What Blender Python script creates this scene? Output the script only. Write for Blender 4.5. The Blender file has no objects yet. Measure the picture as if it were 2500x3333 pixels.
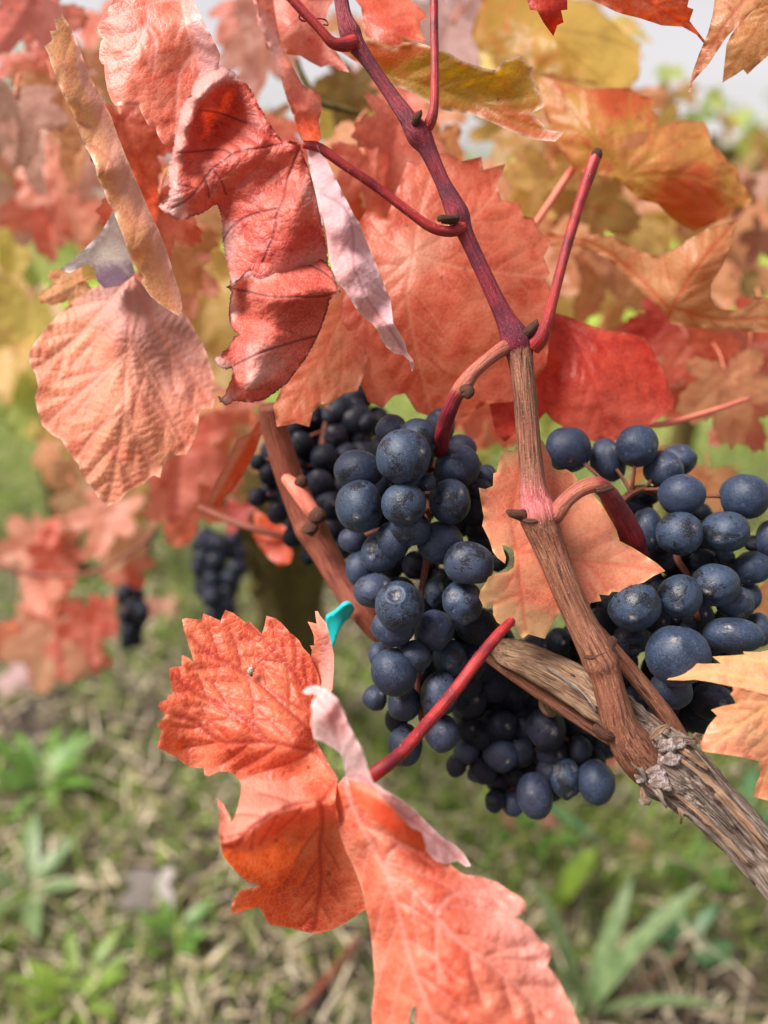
import bpy, bmesh, math, random
import numpy as np
from mathutils import Vector, Matrix, geometry

random.seed(7)
RNG = np.random.default_rng(7)
sc = bpy.context.scene
COL = sc.collection

# ------------------------------------------------------------------ camera, world, sun, exposure
CAM_H = 0.85
PITCH = math.radians(25.3)
FPX = 26.0 / 36.0 * 3333.0          # focal length in photo pixels
cam_d = bpy.data.cameras.new("camera")
cam = bpy.data.objects.new("camera", cam_d)
COL.objects.link(cam)
cam.location = (0, 0, CAM_H)
cam.rotation_euler = (math.pi / 2 - PITCH, 0, 0)
cam_d.sensor_fit = 'VERTICAL'
cam_d.sensor_height = 36.0
cam_d.sensor_width = 27.0
cam_d.lens = 26.0
cam_d.clip_start = 0.01
cam_d.clip_end = 400.0
cam_d.dof.use_dof = True
cam_d.dof.focus_distance = 0.212
cam_d.dof.aperture_fstop = 5.3
sc.camera = cam

SUN_EL, SUN_AZ = math.radians(56), math.radians(254)   # azimuth clockwise from +Y
world = bpy.data.worlds.new("World")
sc.world = world
world.use_nodes = True
wn = world.node_tree
bg = wn.nodes["Background"]
sky = wn.nodes.new("ShaderNodeTexSky")
sky.sky_type = 'NISHITA'
sky.sun_disc = False
sky.sun_elevation = SUN_EL
sky.sun_rotation = SUN_AZ
sky.dust_density = 1.0
sky.air_density = 1.0
hsv = wn.nodes.new("ShaderNodeHueSaturation")           # thin even overcast: the blue is washed out
hsv.inputs["Saturation"].default_value = 0.10
hsv.inputs["Value"].default_value = 1.0
wn.links.new(sky.outputs[0], hsv.inputs["Color"])
warm = wn.nodes.new("ShaderNodeMix"); warm.data_type = 'RGBA'; warm.blend_type = 'MULTIPLY'; warm.inputs[0].default_value = 1.0
wn.links.new(hsv.outputs[0], warm.inputs[6]); warm.inputs[7].default_value = (1.04, .985, 1.0, 1)
wn.links.new(warm.outputs[2], bg.inputs[0])
bg.inputs[1].default_value = 0.072
sun_d = bpy.data.lights.new("sun", 'SUN')
sun_d.energy = 4.0
sun_d.angle = math.radians(25)
sun_d.color = (1.0, 0.95, 0.88)
sun = bpy.data.objects.new("sun", sun_d)
COL.objects.link(sun)
sdir = Vector((math.sin(SUN_AZ) * math.cos(SUN_EL), math.cos(SUN_AZ) * math.cos(SUN_EL), math.sin(SUN_EL)))
sun.rotation_euler = sdir.to_track_quat('Z', 'Y').to_euler()
sun.location = sdir * 5
sc.view_settings.view_transform = 'Standard'
sc.view_settings.look = 'None'
sc.view_settings.exposure = 1.06
sc.view_settings.gamma = 1.0
sc.view_settings.use_curve_mapping = False
sc.render.engine = 'CYCLES'
sc.cycles.max_bounces = 8
sc.cycles.transmission_bounces = 6

# ------------------------------------------------------------------ numbers
CP, SP = math.cos(PITCH), math.sin(PITCH)
RIGHT = np.array((1.0, 0, 0)); UP = np.array((0, SP, CP)); FWD = np.array((0, CP, -SP))
CAMP = np.array((0, 0, CAM_H))


def P(x, y, d):
    """photo pixel (2500 x 3333) and depth in mm -> point(s) in the world, metres"""
    x = np.asarray(x, float); y = np.asarray(y, float); d = np.asarray(d, float) / 1000.0
    cx = (x - 1250.0) / FPX * d; cy = -(y - 1666.5) / FPX * d
    return CAMP + cx[..., None] * RIGHT + cy[..., None] * UP + d[..., None] * FWD


def G(x, y, h=0.0):
    """photo pixel -> point on the ground (height h)"""
    v = (x - 1250.0) / FPX * RIGHT - (y - 1666.5) / FPX * UP + FWD
    t = (h - CAM_H) / v[2]
    return CAMP + v * t


class Fr:
    def __init__(s, x0, y0, k): s.x0, s.y0, s.k = x0, y0, k
    def __call__(s, pts):
        return [(s.x0 + p[0] * s.k, s.y0 + p[1] * s.k) + tuple(p[2:]) for p in pts]


V = Fr(0, 0, 1.507); Z1 = Fr(0, 0, .7535); Z2 = Fr(1250, 0, .7535); Z3 = Fr(0, 1000, .7535)
Z4 = Fr(1000, 1250, .9042); H1 = Fr(500, 1950, .3767); H2 = Fr(650, 2400, .3767); H3 = Fr(1000, 2400, .5425)
H4 = Fr(450, 150, .3918); H5 = Fr(650, 700, .4370); G1 = Fr(1000, 1300, .42194); G2 = Fr(1150, 1900, .5425)
G3 = Fr(1750, 1340, .4521); G4 = Fr(1750, 1900, .4521); C1 = Fr(1500, 1000, .4973)
K1 = Fr(0, 0, .42194); K2 = Fr(800, 0, .42194); K3 = Fr(0, 1300, .5425); K4 = Fr(750, 1150, .45208)


def hash2(i, j, s):
    h = np.sin(i * 127.1 + j * 311.7 + s * 74.7) * 43758.5453
    return h - np.floor(h)


def vnoise(x, y, s=0):
    i = np.floor(x); j = np.floor(y); u = x - i; v = y - j
    u = u * u * (3 - 2 * u); v = v * v * (3 - 2 * v)
    a = hash2(i, j, s); b = hash2(i + 1, j, s); c = hash2(i, j + 1, s); d = hash2(i + 1, j + 1, s)
    return (a * (1 - u) + b * u) * (1 - v) + (c * (1 - u) + d * u) * v - 0.5


def fbm(x, y, s=0, o=3):
    r = 0; a = 1.0
    for k in range(o):
        r = r + a * vnoise(x * 2 ** k, y * 2 ** k, s + k * 9); a *= .5
    return r


def tps(ctrl, q, reg=1e-4):
    """thin-plate surface through (x, y, value)"""
    c = np.array([p[:2] for p in ctrl], float); v = np.array([p[2] for p in ctrl], float)
    m = c.mean(0); sc_ = max(np.ptp(c[:, 0]), np.ptp(c[:, 1]), 1.0)
    c = (c - m) / sc_; q = (q - m) / sc_
    n = len(c)
    def ker(a, b):
        r2 = ((a[:, None, :] - b[None]) ** 2).sum(2)
        return .5 * r2 * np.log(r2 + 1e-12)
    A = np.zeros((n + 3, n + 3)); A[:n, :n] = ker(c, c) + np.eye(n) * reg
    A[:n, n] = 1; A[:n, n + 1:] = c; A[n, :n] = 1; A[n + 1:, :n] = c.T
    w = np.linalg.lstsq(A, np.concatenate([v, np.zeros(3)]), rcond=None)[0]
    return ker(q, c) @ w[:n] + w[n] + q @ w[n + 1:]


def inside(poly, q):
    x, y = q[:, 0], q[:, 1]; r = np.zeros(len(q), bool); n = len(poly)
    for i in range(n):
        x1, y1 = poly[i]; x2, y2 = poly[(i + 1) % n]
        if y1 == y2: continue
        c = ((y1 > y) != (y2 > y)) & (x < (x2 - x1) * (y - y1) / (y2 - y1) + x1)
        r ^= c
    return r


def seg_dist(lines, q):
    """distance of points q to each polyline; returns the list"""
    out = []
    for L in lines:
        L = np.asarray(L, float); best = np.full(len(q), 1e9)
        for a, b in zip(L[:-1], L[1:]):
            ab = b - a; t = np.clip(((q - a) @ ab) / max(ab @ ab, 1e-9), 0, 1)
            best = np.minimum(best, np.hypot(*(q - (a + t[:, None] * ab)).T))
        out.append(best)
    return out


def seg_near(lines, q):
    best = np.full(len(q), 1e9); arc = np.zeros(len(q))
    for k, L in enumerate(lines):
        L = np.asarray(L, float); s0 = k * 7.3
        for a, b in zip(L[:-1], L[1:]):
            ab = b - a; ln = np.hypot(*ab); t = np.clip(((q - a) @ ab) / max(ab @ ab, 1e-9), 0, 1)
            d = np.hypot(*(q - (a + t[:, None] * ab)).T); m = d < best
            best[m] = d[m]; arc[m] = s0 + t[m] * ln; s0 += ln
    return best, arc


def resample(poly, step, closed=True):
    P_ = [np.array(p[:2], float) for p in poly]
    if closed: P_.append(P_[0])
    o = []
    for a, b in zip(P_[:-1], P_[1:]):
        n = max(1, int(np.linalg.norm(b - a) / step))
        for k in range(n): o.append(a + (b - a) * k / n)
    if not closed: o.append(P_[-1])
    return np.array(o)


def catmull(pts, per):
    p = np.array(pts, float)
    if len(p) < 3:
        t = np.linspace(0, 1, per * 2 + 1)[:, None]
        return p[0] * (1 - t) + p[-1] * t
    p = np.vstack([2 * p[0] - p[1], p, 2 * p[-1] - p[-2]]); o = []
    for i in range(1, len(p) - 2):
        for k in range(per):
            t = k / per
            o.append(.5 * ((2 * p[i]) + (-p[i - 1] + p[i + 1]) * t + (2 * p[i - 1] - 5 * p[i] + 4 * p[i + 1] - p[i + 2]) * t * t
                     + (-p[i - 1] + 3 * p[i] - 3 * p[i + 1] + p[i + 2]) * t ** 3))
    o.append(p[-2]); return np.array(o)


# ------------------------------------------------------------------ objects
def mesh_obj(name, co, faces, mats, parent=None, origin=None, attrs=None, mat_idx=None, smooth=True):
    co = np.asarray(co, float)
    if origin is None: origin = co.mean(0)
    origin = np.asarray(origin, float)
    me = bpy.data.meshes.new(name)
    me.from_pydata([], [], []) if False else None
    faces = np.asarray(faces, np.int32) if not isinstance(faces, list) else faces
    if isinstance(faces, np.ndarray):
        nf, k = faces.shape
        me.vertices.add(len(co)); me.vertices.foreach_set("co", (co - origin).astype(np.float32).ravel())
        me.loops.add(nf * k); me.loops.foreach_set("vertex_index", faces.ravel())
        me.polygons.add(nf); me.polygons.foreach_set("loop_start", np.arange(0, nf * k, k, dtype=np.int32))
        me.update(calc_edges=True)
    else:
        me.from_pydata([tuple(c) for c in (co - origin)], [], faces)
    me.validate()
    for m in mats: me.materials.append(m)
    me.polygons.foreach_set("use_smooth", np.full(len(me.polygons), smooth))
    if mat_idx is not None and len(mat_idx) == len(me.polygons):
        me.polygons.foreach_set("material_index", np.asarray(mat_idx, np.int32))
    for k, v in (attrs or {}).items():
        v = np.asarray(v, np.float32)
        if v.ndim == 1:
            a = me.attributes.new(k, 'FLOAT', 'POINT'); a.data.foreach_set("value", v)
        elif v.shape[1] == 3:
            a = me.attributes.new(k, 'FLOAT_VECTOR', 'POINT'); a.data.foreach_set("vector", v.ravel())
        else:
            a = me.attributes.new(k, 'FLOAT_COLOR', 'POINT'); a.data.foreach_set("color", v.ravel())
    o = bpy.data.objects.new(name, me); COL.objects.link(o)
    place(o, origin, parent)
    return o


WPOS = {}


def place(o, origin, parent):
    origin = Vector([float(c) for c in origin])
    WPOS[o.name] = origin
    if parent is not None:
        o.parent = parent; o.location = origin - WPOS[parent.name]
    else:
        o.location = origin


def empty(name, loc, label, cat, group=None):
    o = bpy.data.objects.new(name, None); COL.objects.link(o); o.empty_display_size = .02
    place(o, loc, None); tag(o, label, cat, group); return o


def tag(o, label=None, cat=None, group=None, kind=None):
    if label: o['label'] = label
    if cat: o['category'] = cat
    if group: o['group'] = group
    if kind: o['kind'] = kind
    return o


# ------------------------------------------------------------------ node helpers
def S(r, g, b):
    """photo colour 0-255 -> linear"""
    f = lambda c: (c / 255 / 12.92) if c / 255 <= .04045 else ((c / 255 + .055) / 1.055) ** 2.4
    return (f(r), f(g), f(b))


class NT:
    def __init__(s, name):
        s.m = bpy.data.materials.new(name); s.m.use_nodes = True; s.t = s.m.node_tree
        for n in list(s.t.nodes): s.t.nodes.remove(n)
        s.out = s.t.nodes.new("ShaderNodeOutputMaterial")

    def n(s, type_, props=None, **ins):
        nd = s.t.nodes.new("ShaderNode" + type_)
        for k, v in (props or {}).items(): setattr(nd, k, v)
        for k, v in ins.items():
            k = k.replace('_', ' ')
            i = nd.inputs[int(k[1:])] if k[0] == 'i' and k[1:].isdigit() else nd.inputs[k]
            s.set(i, v)
        return nd

    def set(s, i, v):
        if hasattr(v, 'is_output') or isinstance(v, bpy.types.NodeSocket): s.t.links.new(v, i)
        elif isinstance(v, tuple) and len(v) == 3 and i.type == 'RGBA': i.default_value = (*v, 1)
        else: i.default_value = v

    def attr(s, name, out='Fac', t='GEOMETRY'):
        return s.n("Attribute", dict(attribute_name=name, attribute_type=t)).outputs[out]

    def noise(s, vec, scale, detail=3, rough=.55, dist=0):
        return s.n("TexNoise", None, Vector=vec, Scale=scale, Detail=detail, Roughness=rough, Distortion=dist).outputs['Fac']

    def ramp(s, f, a, b, lo=0.0, hi=1.0):
        return s.n("MapRange", dict(interpolation_type='SMOOTHSTEP'), Value=f, From_Min=a, From_Max=b, To_Min=lo, To_Max=hi).outputs[0]

    def math(s, op, a, b=0.0, c=0.0):
        return s.n("Math", dict(operation=op), i0=a, i1=b, i2=c).outputs[0]

    def mix(s, f, a, b, mode='MIX'):
        nd = s.n("Mix", dict(data_type='RGBA', blend_type=mode))
        s.set(nd.inputs[0], f); s.set(nd.inputs[6], a); s.set(nd.inputs[7], b); return nd.outputs[2]

    def bump(s, h, dist, strength=1.0, normal=None):
        nd = s.n("Bump", None, Height=h, Distance=dist, Strength=strength)
        if normal is not None: s.set(nd.inputs['Normal'], normal)
        return nd.outputs[0]

    def scale(s, vec, v):
        return s.n("Mapping", None, Vector=vec, Scale=v).outputs[0]

    def principled(s, **k):
        return s.n("BsdfPrincipled", None, **k)

    def finish(s, shader):
        s.t.links.new(shader, s.out.inputs['Surface']); return s.m


S_PALE = S(228, 150, 126)


def leaf_mat(name, a, b, c=None, vein=(.5, .3, .2), vein_amt=.5, net=None, net_amt=.25, pale=S_PALE, edge=(.25, .1, .05),
             edge_amt=.5, spots=.12, trans=.34, rough=.42, relief=1.0, back=None, c_amt=.6, sheen=.02, speck=0.0):
    t = NT(name)
    rest = t.attr('rest', 'Vector'); va = t.attr('vein'); ea = t.attr('edge'); pa = t.attr('pale')
    n1 = t.noise(rest, .055, 4, .6, .6); n2 = t.noise(rest, .16, 4, .6, .3); n3 = t.noise(rest, 1.1, 3)
    n4 = t.noise(rest, 4.5, 2)
    col = t.mix(t.ramp(n1, .38, .62), a, b)
    if c is not None:
        col = t.mix(t.math('MULTIPLY', t.ramp(n2, .46, .68), c_amt), col, c)
        col = t.mix(t.math('MULTIPLY', t.ramp(t.noise(rest, .34, 3, .6, .5), .5, .72), c_amt * .6), col, tuple(x * .35 + y * .65 for x, y in zip(S_PALE, b)))
    col = t.mix(t.ramp(n3, .3, .7, 0, .35), col, t.mix(1.0, col, (.72, .62, .58), 'MULTIPLY'))
    vd = t.n("TexVoronoi", dict(feature='DISTANCE_TO_EDGE'), Vector=rest, Scale=.62).outputs['Distance']
    vs = t.n("TexVoronoi", dict(feature='SMOOTH_F1'), Vector=rest, Scale=.62, Smoothness=.35).outputs['Distance']
    vd2 = t.n("TexVoronoi", dict(feature='DISTANCE_TO_EDGE'), Vector=rest, Scale=1.9).outputs['Distance']
    netm = t.math('MAXIMUM', t.ramp(vd, 0, .10, 1, 0), t.math('MULTIPLY', t.ramp(vd2, 0, .16, 1, 0), .5))
    netc = net or tuple(min(1, x * 1.25 + .06) for x in b)
    col = t.mix(t.math('MULTIPLY', netm, net_amt), col, netc)
    pm = t.ramp(t.math('ADD', pa, t.math('MULTIPLY', t.math('MULTIPLY', t.math('SUBTRACT', t.noise(rest, .8, 6, .75), .5), 1.3), t.ramp(pa, .02, .3))), .2, 1.05)
    col = t.mix(pm, col, t.mix(t.ramp(n4, .35, .65), pale, tuple(x * .84 for x in pale)))
    if speck:
        sp = t.math('MULTIPLY', t.ramp(t.noise(rest, 2.6, 3, .7), .52, .66), speck)
        col = t.mix(sp, col, tuple(x * .8 for x in pale))
    col = t.mix(t.math('MULTIPLY', va, vein_amt), col, vein)
    if spots:
        sv = t.n("TexVoronoi", dict(feature='F1'), Vector=rest, Scale=.11)
        sd = t.math('ADD', sv.outputs['Distance'], t.math('MULTIPLY', n3, .12))
        col = t.mix(t.math('MULTIPLY', t.ramp(sd, .10, .16, 1, 0), spots * 4), col, (.10, .03, .02))
        sm = t.ramp(t.noise(rest, .32, 3, .65, 1.0), .60, .74, 0, spots * 2.2)
        col = t.mix(sm, col, t.mix(1.0, col, (.55, .3, .3), 'MULTIPLY'))
    col = t.mix(t.math('MULTIPLY', ea, edge_amt), col, edge)
    bf = t.n("NewGeometry").outputs['Backfacing']
    if back is not None: col = t.mix(bf, col, t.mix(t.math('MULTIPLY', va, .5), back, vein))
    h = t.math('ADD', t.math('MULTIPLY', vs, -1.0), t.math('MULTIPLY', t.ramp(vd, 0, .2), .5))
    h = t.math('ADD', h, t.math('MULTIPLY', n4, .12))
    h = t.math('ADD', h, t.math('MULTIPLY', va, -.5))
    bmp = t.bump(h, (.00022 * relief * .5), .7)
    pr = t.principled(Base_Color=col, Roughness=rough, Normal=bmp)
    pr.inputs['Specular IOR Level'].default_value = .42
    pr.inputs['Sheen Weight'].default_value = sheen
    pr.inputs['Sheen Roughness'].default_value = .4
    tc = t.n("HueSaturation", None, Saturation=1.12, Value=1.0, Color=col).outputs[0]
    tr = t.n("BsdfTranslucent", None, Color=tc, Normal=bmp)
    mx = t.n("MixShader", None, Fac=trans)
    t.t.links.new(pr.outputs[0], mx.inputs[1]); t.t.links.new(tr.outputs[0], mx.inputs[2])
    return t.finish(mx.outputs[0])


def L_(*c):
    r, g, b = S(*c)                     # autumn pigment leans to orange
    return (min(1, r * 1.06), g * (1.10 if r > 1.6 * g else 1.04), b * 1.06)


M = {}
LEAFCOL = dict(  # a, b, c
    coral=((216, 80, 52), (232, 118, 88), (190, 48, 32)),
    coralpink=((220, 94, 70), (232, 132, 108), (202, 68, 46)),
    salmon=((212, 98, 76), (224, 126, 102), (196, 66, 50)),
    peach=((218, 114, 88), (228, 146, 116), (196, 124, 88)),
    pink=((222, 122, 112), (230, 150, 140), (206, 90, 76)),
    wool=((214, 150, 152), (222, 174, 176), (200, 104, 100)),
    red=((184, 42, 32), (204, 76, 58), (140, 24, 20)),
    redorange=((206, 70, 38), (218, 100, 62), (170, 40, 26)),
    dryred=((190, 60, 46), (208, 96, 78), (150, 34, 26)),
    orange=((202, 126, 74), (212, 146, 94), (192, 90, 58)),
    orangetan=((196, 132, 90), (208, 152, 112), (190, 106, 76)),
    mottled=((194, 146, 76), (204, 136, 84), (192, 92, 60)),
    olive=((166, 128, 54), (184, 142, 66), (196, 96, 56)),
    darkolive=((120, 100, 40), (146, 120, 48), (110, 62, 32)),
    gold=((206, 164, 70), (218, 178, 84), (198, 130, 64)),
    yellow=((222, 190, 70), (228, 200, 92), (180, 170, 60)),
    tan=((204, 160, 118), (216, 172, 130), (208, 140, 100)),
    dusty=((196, 136, 124), (206, 154, 138), (186, 120, 96)),
    lavender=((222, 172, 176), (226, 184, 186), (214, 150, 150)),
    brownrose=((176, 104, 88), (190, 118, 98), (150, 70, 50)),
    brown=((150, 84, 58), (168, 104, 76), (120, 60, 40)),
    tanpink=((210, 136, 104), (220, 160, 128), (204, 112, 86)),
    wool_bg=((232, 196, 192), (236, 206, 204), (214, 150, 140)),
    grey=((206, 196, 194), (216, 208, 204), (180, 160, 168)),
    green=((92, 128, 52), (124, 152, 62), (160, 160, 60)),
    lime=((150, 178, 70), (176, 194, 84), (196, 186, 80)),
)


def soft(c):
    m = .3 * c[0] + .5 * c[1] + .2 * c[2]; return tuple((m + (x - m) * .8) * 1.08 for x in c)


def simple_leaf(key):
    k = 'bg_' + key
    if k not in M:
        a, b, c = [soft(L_(*x)) for x in LEAFCOL[key]]
        M[k] = leaf_mat('leaf_' + key, a, b, c, vein=tuple(x * .8 for x in a), vein_amt=.45, back=tuple(x * .8 + .12 for x in b), trans=.6,
                        edge_amt=.35, spots=.1)
    return M[k]


def hero_mat(name, key, **kw):
    a, b, c = [L_(*x) for x in LEAFCOL[key]]
    return leaf_mat(name, a, b, c, **kw)


# ------------------------------------------------------------------ leaf blades traced as curved sheets
def side_veins(main, poly, gap, rnd, length=.42, ang=48):
    L = resample(main, 8, False); out = []
    seg = np.linalg.norm(np.diff(L, axis=0), axis=1); cum = np.concatenate([[0], np.cumsum(seg)]); tot = cum[-1]
    s = gap * .7; side = 1
    while s < tot * .93:
        i = min(int(np.searchsorted(cum, s)), len(L) - 2)
        d = L[min(i + 2, len(L) - 1)] - L[max(i - 2, 0)]; d = d / (np.linalg.norm(d) + 1e-9)
        a = math.radians(ang + rnd.uniform(-7, 7)) * side
        w = np.array((d[0] * math.cos(a) - d[1] * math.sin(a), d[0] * math.sin(a) + d[1] * math.cos(a)))
        p = L[i].copy(); pts = [p.copy()]; ln = tot * length * (1.05 - .75 * s / tot) * rnd.uniform(.8, 1.1)
        for k in range(7):
            w = w + d * .07; w /= np.linalg.norm(w); p = p + w * ln / 7; pts.append(p.copy())
        out.append(np.array(pts)); side = -side; s += gap * rnd.uniform(.4, .62)
    return out


def patch(outline, ctrl, mains=(), step=6.5, pale=None, gap=60, vw=7, ridge=.25, rough=.5, seed=1, facing=True, holes=(), side_len=.42, quilt=.35, jag=0.0, edge_w=7, qw=22, ladder=0, rib=.3, side_amt=.6):
    """One blade region: outline and control depths in photo pixels / mm -> dict of arrays."""
    rnd = random.Random(seed)
    ring = resample(outline, step * .9)
    if jag:
        nv = np.roll(ring, -1, 0) - np.roll(ring, 1, 0); nv = np.stack([nv[:, 1], -nv[:, 0]], 1) / (np.linalg.norm(nv, axis=1)[:, None] + 1e-9)
        k = np.arange(len(ring)); ring = ring + nv * (jag * (2 * hash2(k // 1, k * 0, seed) - 1))[:, None]
    lo, hi = ring.min(0), ring.max(0)
    xs = np.arange(lo[0], hi[0], step); ys = np.arange(lo[1], hi[1], step * .87)
    gx, gy = np.meshgrid(xs, ys); gx = gx + (np.arange(len(ys)) % 2)[:, None] * step * .5
    q = np.stack([gx.ravel(), gy.ravel()], 1)
    q = q + RNG.uniform(-.12, .12, q.shape) * step
    q = q[inside(ring, q)]
    closed = [np.vstack([ring, ring[:1]])]
    q = q[seg_dist(closed, q)[0] > step * .5]
    n = len(ring)
    r = geometry.delaunay_2d_cdt([Vector(p) for p in ring] + [Vector(p) for p in q], [(i, (i + 1) % n) for i in range(n)], [], 1, 1e-4)
    vv = np.array([(p.x, p.y) for p in r[0]]); ff = np.array(r[2], np.int32)
    cen = vv[ff].mean(1); ok = inside(ring, cen)
    for h in holes: ok &= ~inside(np.array(h), cen)
    ff = ff[ok]
    used = np.unique(ff); rm = np.full(len(vv), -1); rm[used] = np.arange(len(used)); vv = vv[used]; ff = rm[ff]
    d = tps(ctrl, vv)
    mains = [catmull([p[:2] for p in m], 6) for m in mains]
    sides = [s for m in mains for s in side_veins(m, ring, gap, rnd, side_len)]
    vein = np.zeros(len(vv)); dv = np.full(len(vv), 1e9)
    for L in mains:
        dd = seg_dist([L], vv)[0]; vein = np.maximum(vein, np.exp(-(dd / vw) ** 2)); dv = np.minimum(dv, dd)
    for L in sides:
        dd = seg_dist([L], vv)[0]; vein = np.maximum(vein, side_amt * np.exp(-(dd / (vw * .55)) ** 2)); dv = np.minimum(dv, dd * 1.15)
    if ladder:                                              # ladder veins between the side veins puff the blade up in ribs
        nd_, arc = seg_near(mains + sides, vv)
        wob = fbm(vv[:, 0] / 60, vv[:, 1] / 60, seed + 8, 2) * 2.2
        d = d - rib * (np.abs(np.sin(math.pi * arc / ladder + wob)) ** .8 - .6) * np.clip(nd_ / 10, 0, 1) * (.7 + .6 * vnoise(vv[:, 0] / 45, vv[:, 1] / 45, seed))
    edge = np.exp(-(seg_dist(closed, vv)[0] / edge_w) ** 2)
    if len(mains):
        d = d - quilt * (1 - np.exp(-(dv / qw) ** 2)) + ridge * vein * .4
    d = d + rough * fbm(vv[:, 0] / 75, vv[:, 1] / 75, seed, 2) + rough * .05 * fbm(vv[:, 0] / 19, vv[:, 1] / 19, seed + 4, 2)
    d = d + .9 * edge * vnoise(vv[:, 0] / 28, vv[:, 1] / 28, seed + 2) * rough * 2
    pl = np.clip((tps(pale, vv) - .15) / .75, 0, 1) if pale else np.zeros(len(vv)); pl = pl * pl * (3 - 2 * pl)
    co = P(vv[:, 0], vv[:, 1], d)
    v0, v1, v2 = co[ff[:, 0]], co[ff[:, 1]], co[ff[:, 2]]
    nrm = np.cross(v1 - v0, v2 - v0); tocam = CAMP - v0
    if ((nrm * tocam).sum() > 0) != facing: ff = ff[:, ::-1]
    mm = ctrl[0][2] / FPX
    rest = np.stack([vv[:, 0] * mm + seed * 37.0, vv[:, 1] * mm, np.zeros(len(vv))], 1)
    return dict(co=co, f=ff, vein=vein, edge=edge, pale=pl, rest=rest)


def leaf_obj(patches, mats, parent, origin, label=None, name='leaf'):
    off = 0; co = []; f = []; mi = []; at = dict(vein=[], edge=[], pale=[], rest=[])
    for k, p in enumerate(patches):
        co.append(p['co']); f.append(p['f'] + off); off += len(p['co'])
        mi.append(np.full(len(p['f']), min(k, len(mats) - 1)))
        for a in at: at[a].append(p[a])
    o = mesh_obj(name, np.vstack(co), np.vstack(f), mats, parent, origin, {a: np.concatenate(v) for a, v in at.items()}, np.concatenate(mi))
    if label: o['label'] = label
    return o


# ------------------------------------------------------------------ stems
def tube_arrays(path, seg=14, per=8, ridges=0, ridge_amp=0.0, rough=0.0, seed=0, cap=True):
    """path: (px, py, depth_mm, radius_px[, extra]) -> arrays; radius in photo pixels at that depth"""
    pts = []
    for p in path:
        w = P(p[0], p[1], p[2]); pts.append((*w, p[3] * p[2] / 1000.0 / FPX, p[4] if len(p) > 4 else 0.0))
    return tube_world(pts, seg, per, ridges, ridge_amp, rough, seed, cap)


def tube_world(pts, seg=14, per=8, ridges=0, ridge_amp=0.0, rough=0.0, seed=0, cap=True):
    c = catmull(pts, per); n = len(c); ctr = c[:, :3]; rad = np.maximum(c[:, 3], 1e-5); ex = c[:, 4]
    T = np.gradient(ctr, axis=0); T /= np.linalg.norm(T, axis=1)[:, None] + 1e-12
    up = np.array((0, 1.0, 0.2)); u = np.cross(T[0], up); u /= np.linalg.norm(u)
    co = np.zeros((n, seg, 3)); tuv = np.zeros((n, seg, 3)); th = np.arange(seg) / seg * 2 * np.pi
    s = np.concatenate([[0], np.cumsum(np.linalg.norm(np.diff(ctr, axis=0), axis=1))])
    for i in range(n):
        u = u - T[i] * (u @ T[i]); u /= np.linalg.norm(u) + 1e-12; w = np.cross(T[i], u)
        r = rad[i] * (1 + ridge_amp * np.cos(th * ridges + .25 * np.sin(s[i] * 35 + seed)) if ridges else 1) * np.ones(seg)
        if rough:
            r = r * (1 + rough * fbm(np.cos(th) * 2.5 + seed * 3.1, np.sin(th) * 2.5 + s[i] * 260, seed, 3)
                     + rough * .8 * vnoise(th / (2 * np.pi) * 14, np.full(seg, s[i] * 90), seed + 5))
        co[i] = ctr[i] + np.outer(np.cos(th) * r, u) + np.outer(np.sin(th) * r, w)
        tuv[i, :, 0] = np.cos(th) * rad[i] * 1000; tuv[i, :, 1] = np.sin(th) * rad[i] * 1000; tuv[i, :, 2] = s[i] * 1000
    f = []
    idx = np.arange(n * seg).reshape(n, seg)
    a = idx[:-1]; b = idx[1:]
    f = np.stack([a, np.roll(a, -1, 1), np.roll(b, -1, 1), b], 2).reshape(-1, 4)
    co = co.reshape(-1, 3); tuv = tuv.reshape(-1, 3); exv = np.repeat(ex, seg)
    if cap:
        e0 = len(co); co = np.vstack([co, ctr[:1], ctr[-1:]]); tuv = np.vstack([tuv, tuv[:1], tuv[-1:]]); exv = np.concatenate([exv, ex[:1], ex[-1:]])
        q0 = np.stack([np.full(seg, e0), np.roll(idx[0], -1), idx[0], np.full(seg, e0)], 1)
        q1 = np.stack([np.full(seg, e0 + 1), idx[-1], np.roll(idx[-1], -1), np.full(seg, e0 + 1)], 1)
        tri = np.vstack([q0[:, :3], q1[:, :3]])
        return co, f, tri, tuv, exv
    return co, f, np.zeros((0, 3), int), tuv, exv


def tube(name, path, mat, parent, label=None, world=False, **kw):
    co, f, tri, tuv, ex = (tube_world if world else tube_arrays)(path, **kw)
    # quads split into triangles so that caps share the array
    q = np.vstack([f[:, [0, 1, 2]], f[:, [0, 2, 3]], tri])
    o = mesh_obj(name, co, q, [mat], parent, co[0], dict(tuv=tuv, wood=ex))
    if label: o['label'] = label
    return o


def merge_tubes(name, paths, mat, parent, label=None, world=False, **kw):
    cs, fs, us, es, off = [], [], [], [], 0
    for k, p in enumerate(paths):
        co, f, tri, tuv, ex = (tube_world if world else tube_arrays)(p, **dict(kw, seed=kw.get('seed', 0) + k))
        q = np.vstack([f[:, [0, 1, 2]], f[:, [0, 2, 3]], tri]) + off
        cs.append(co); fs.append(q); us.append(tuv); es.append(ex); off += len(co)
    co = np.vstack(cs)
    o = mesh_obj(name, co, np.vstack(fs), [mat], parent, co[0], dict(tuv=np.vstack(us), wood=np.concatenate(es)))
    if label: o['label'] = label
    return o


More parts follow.
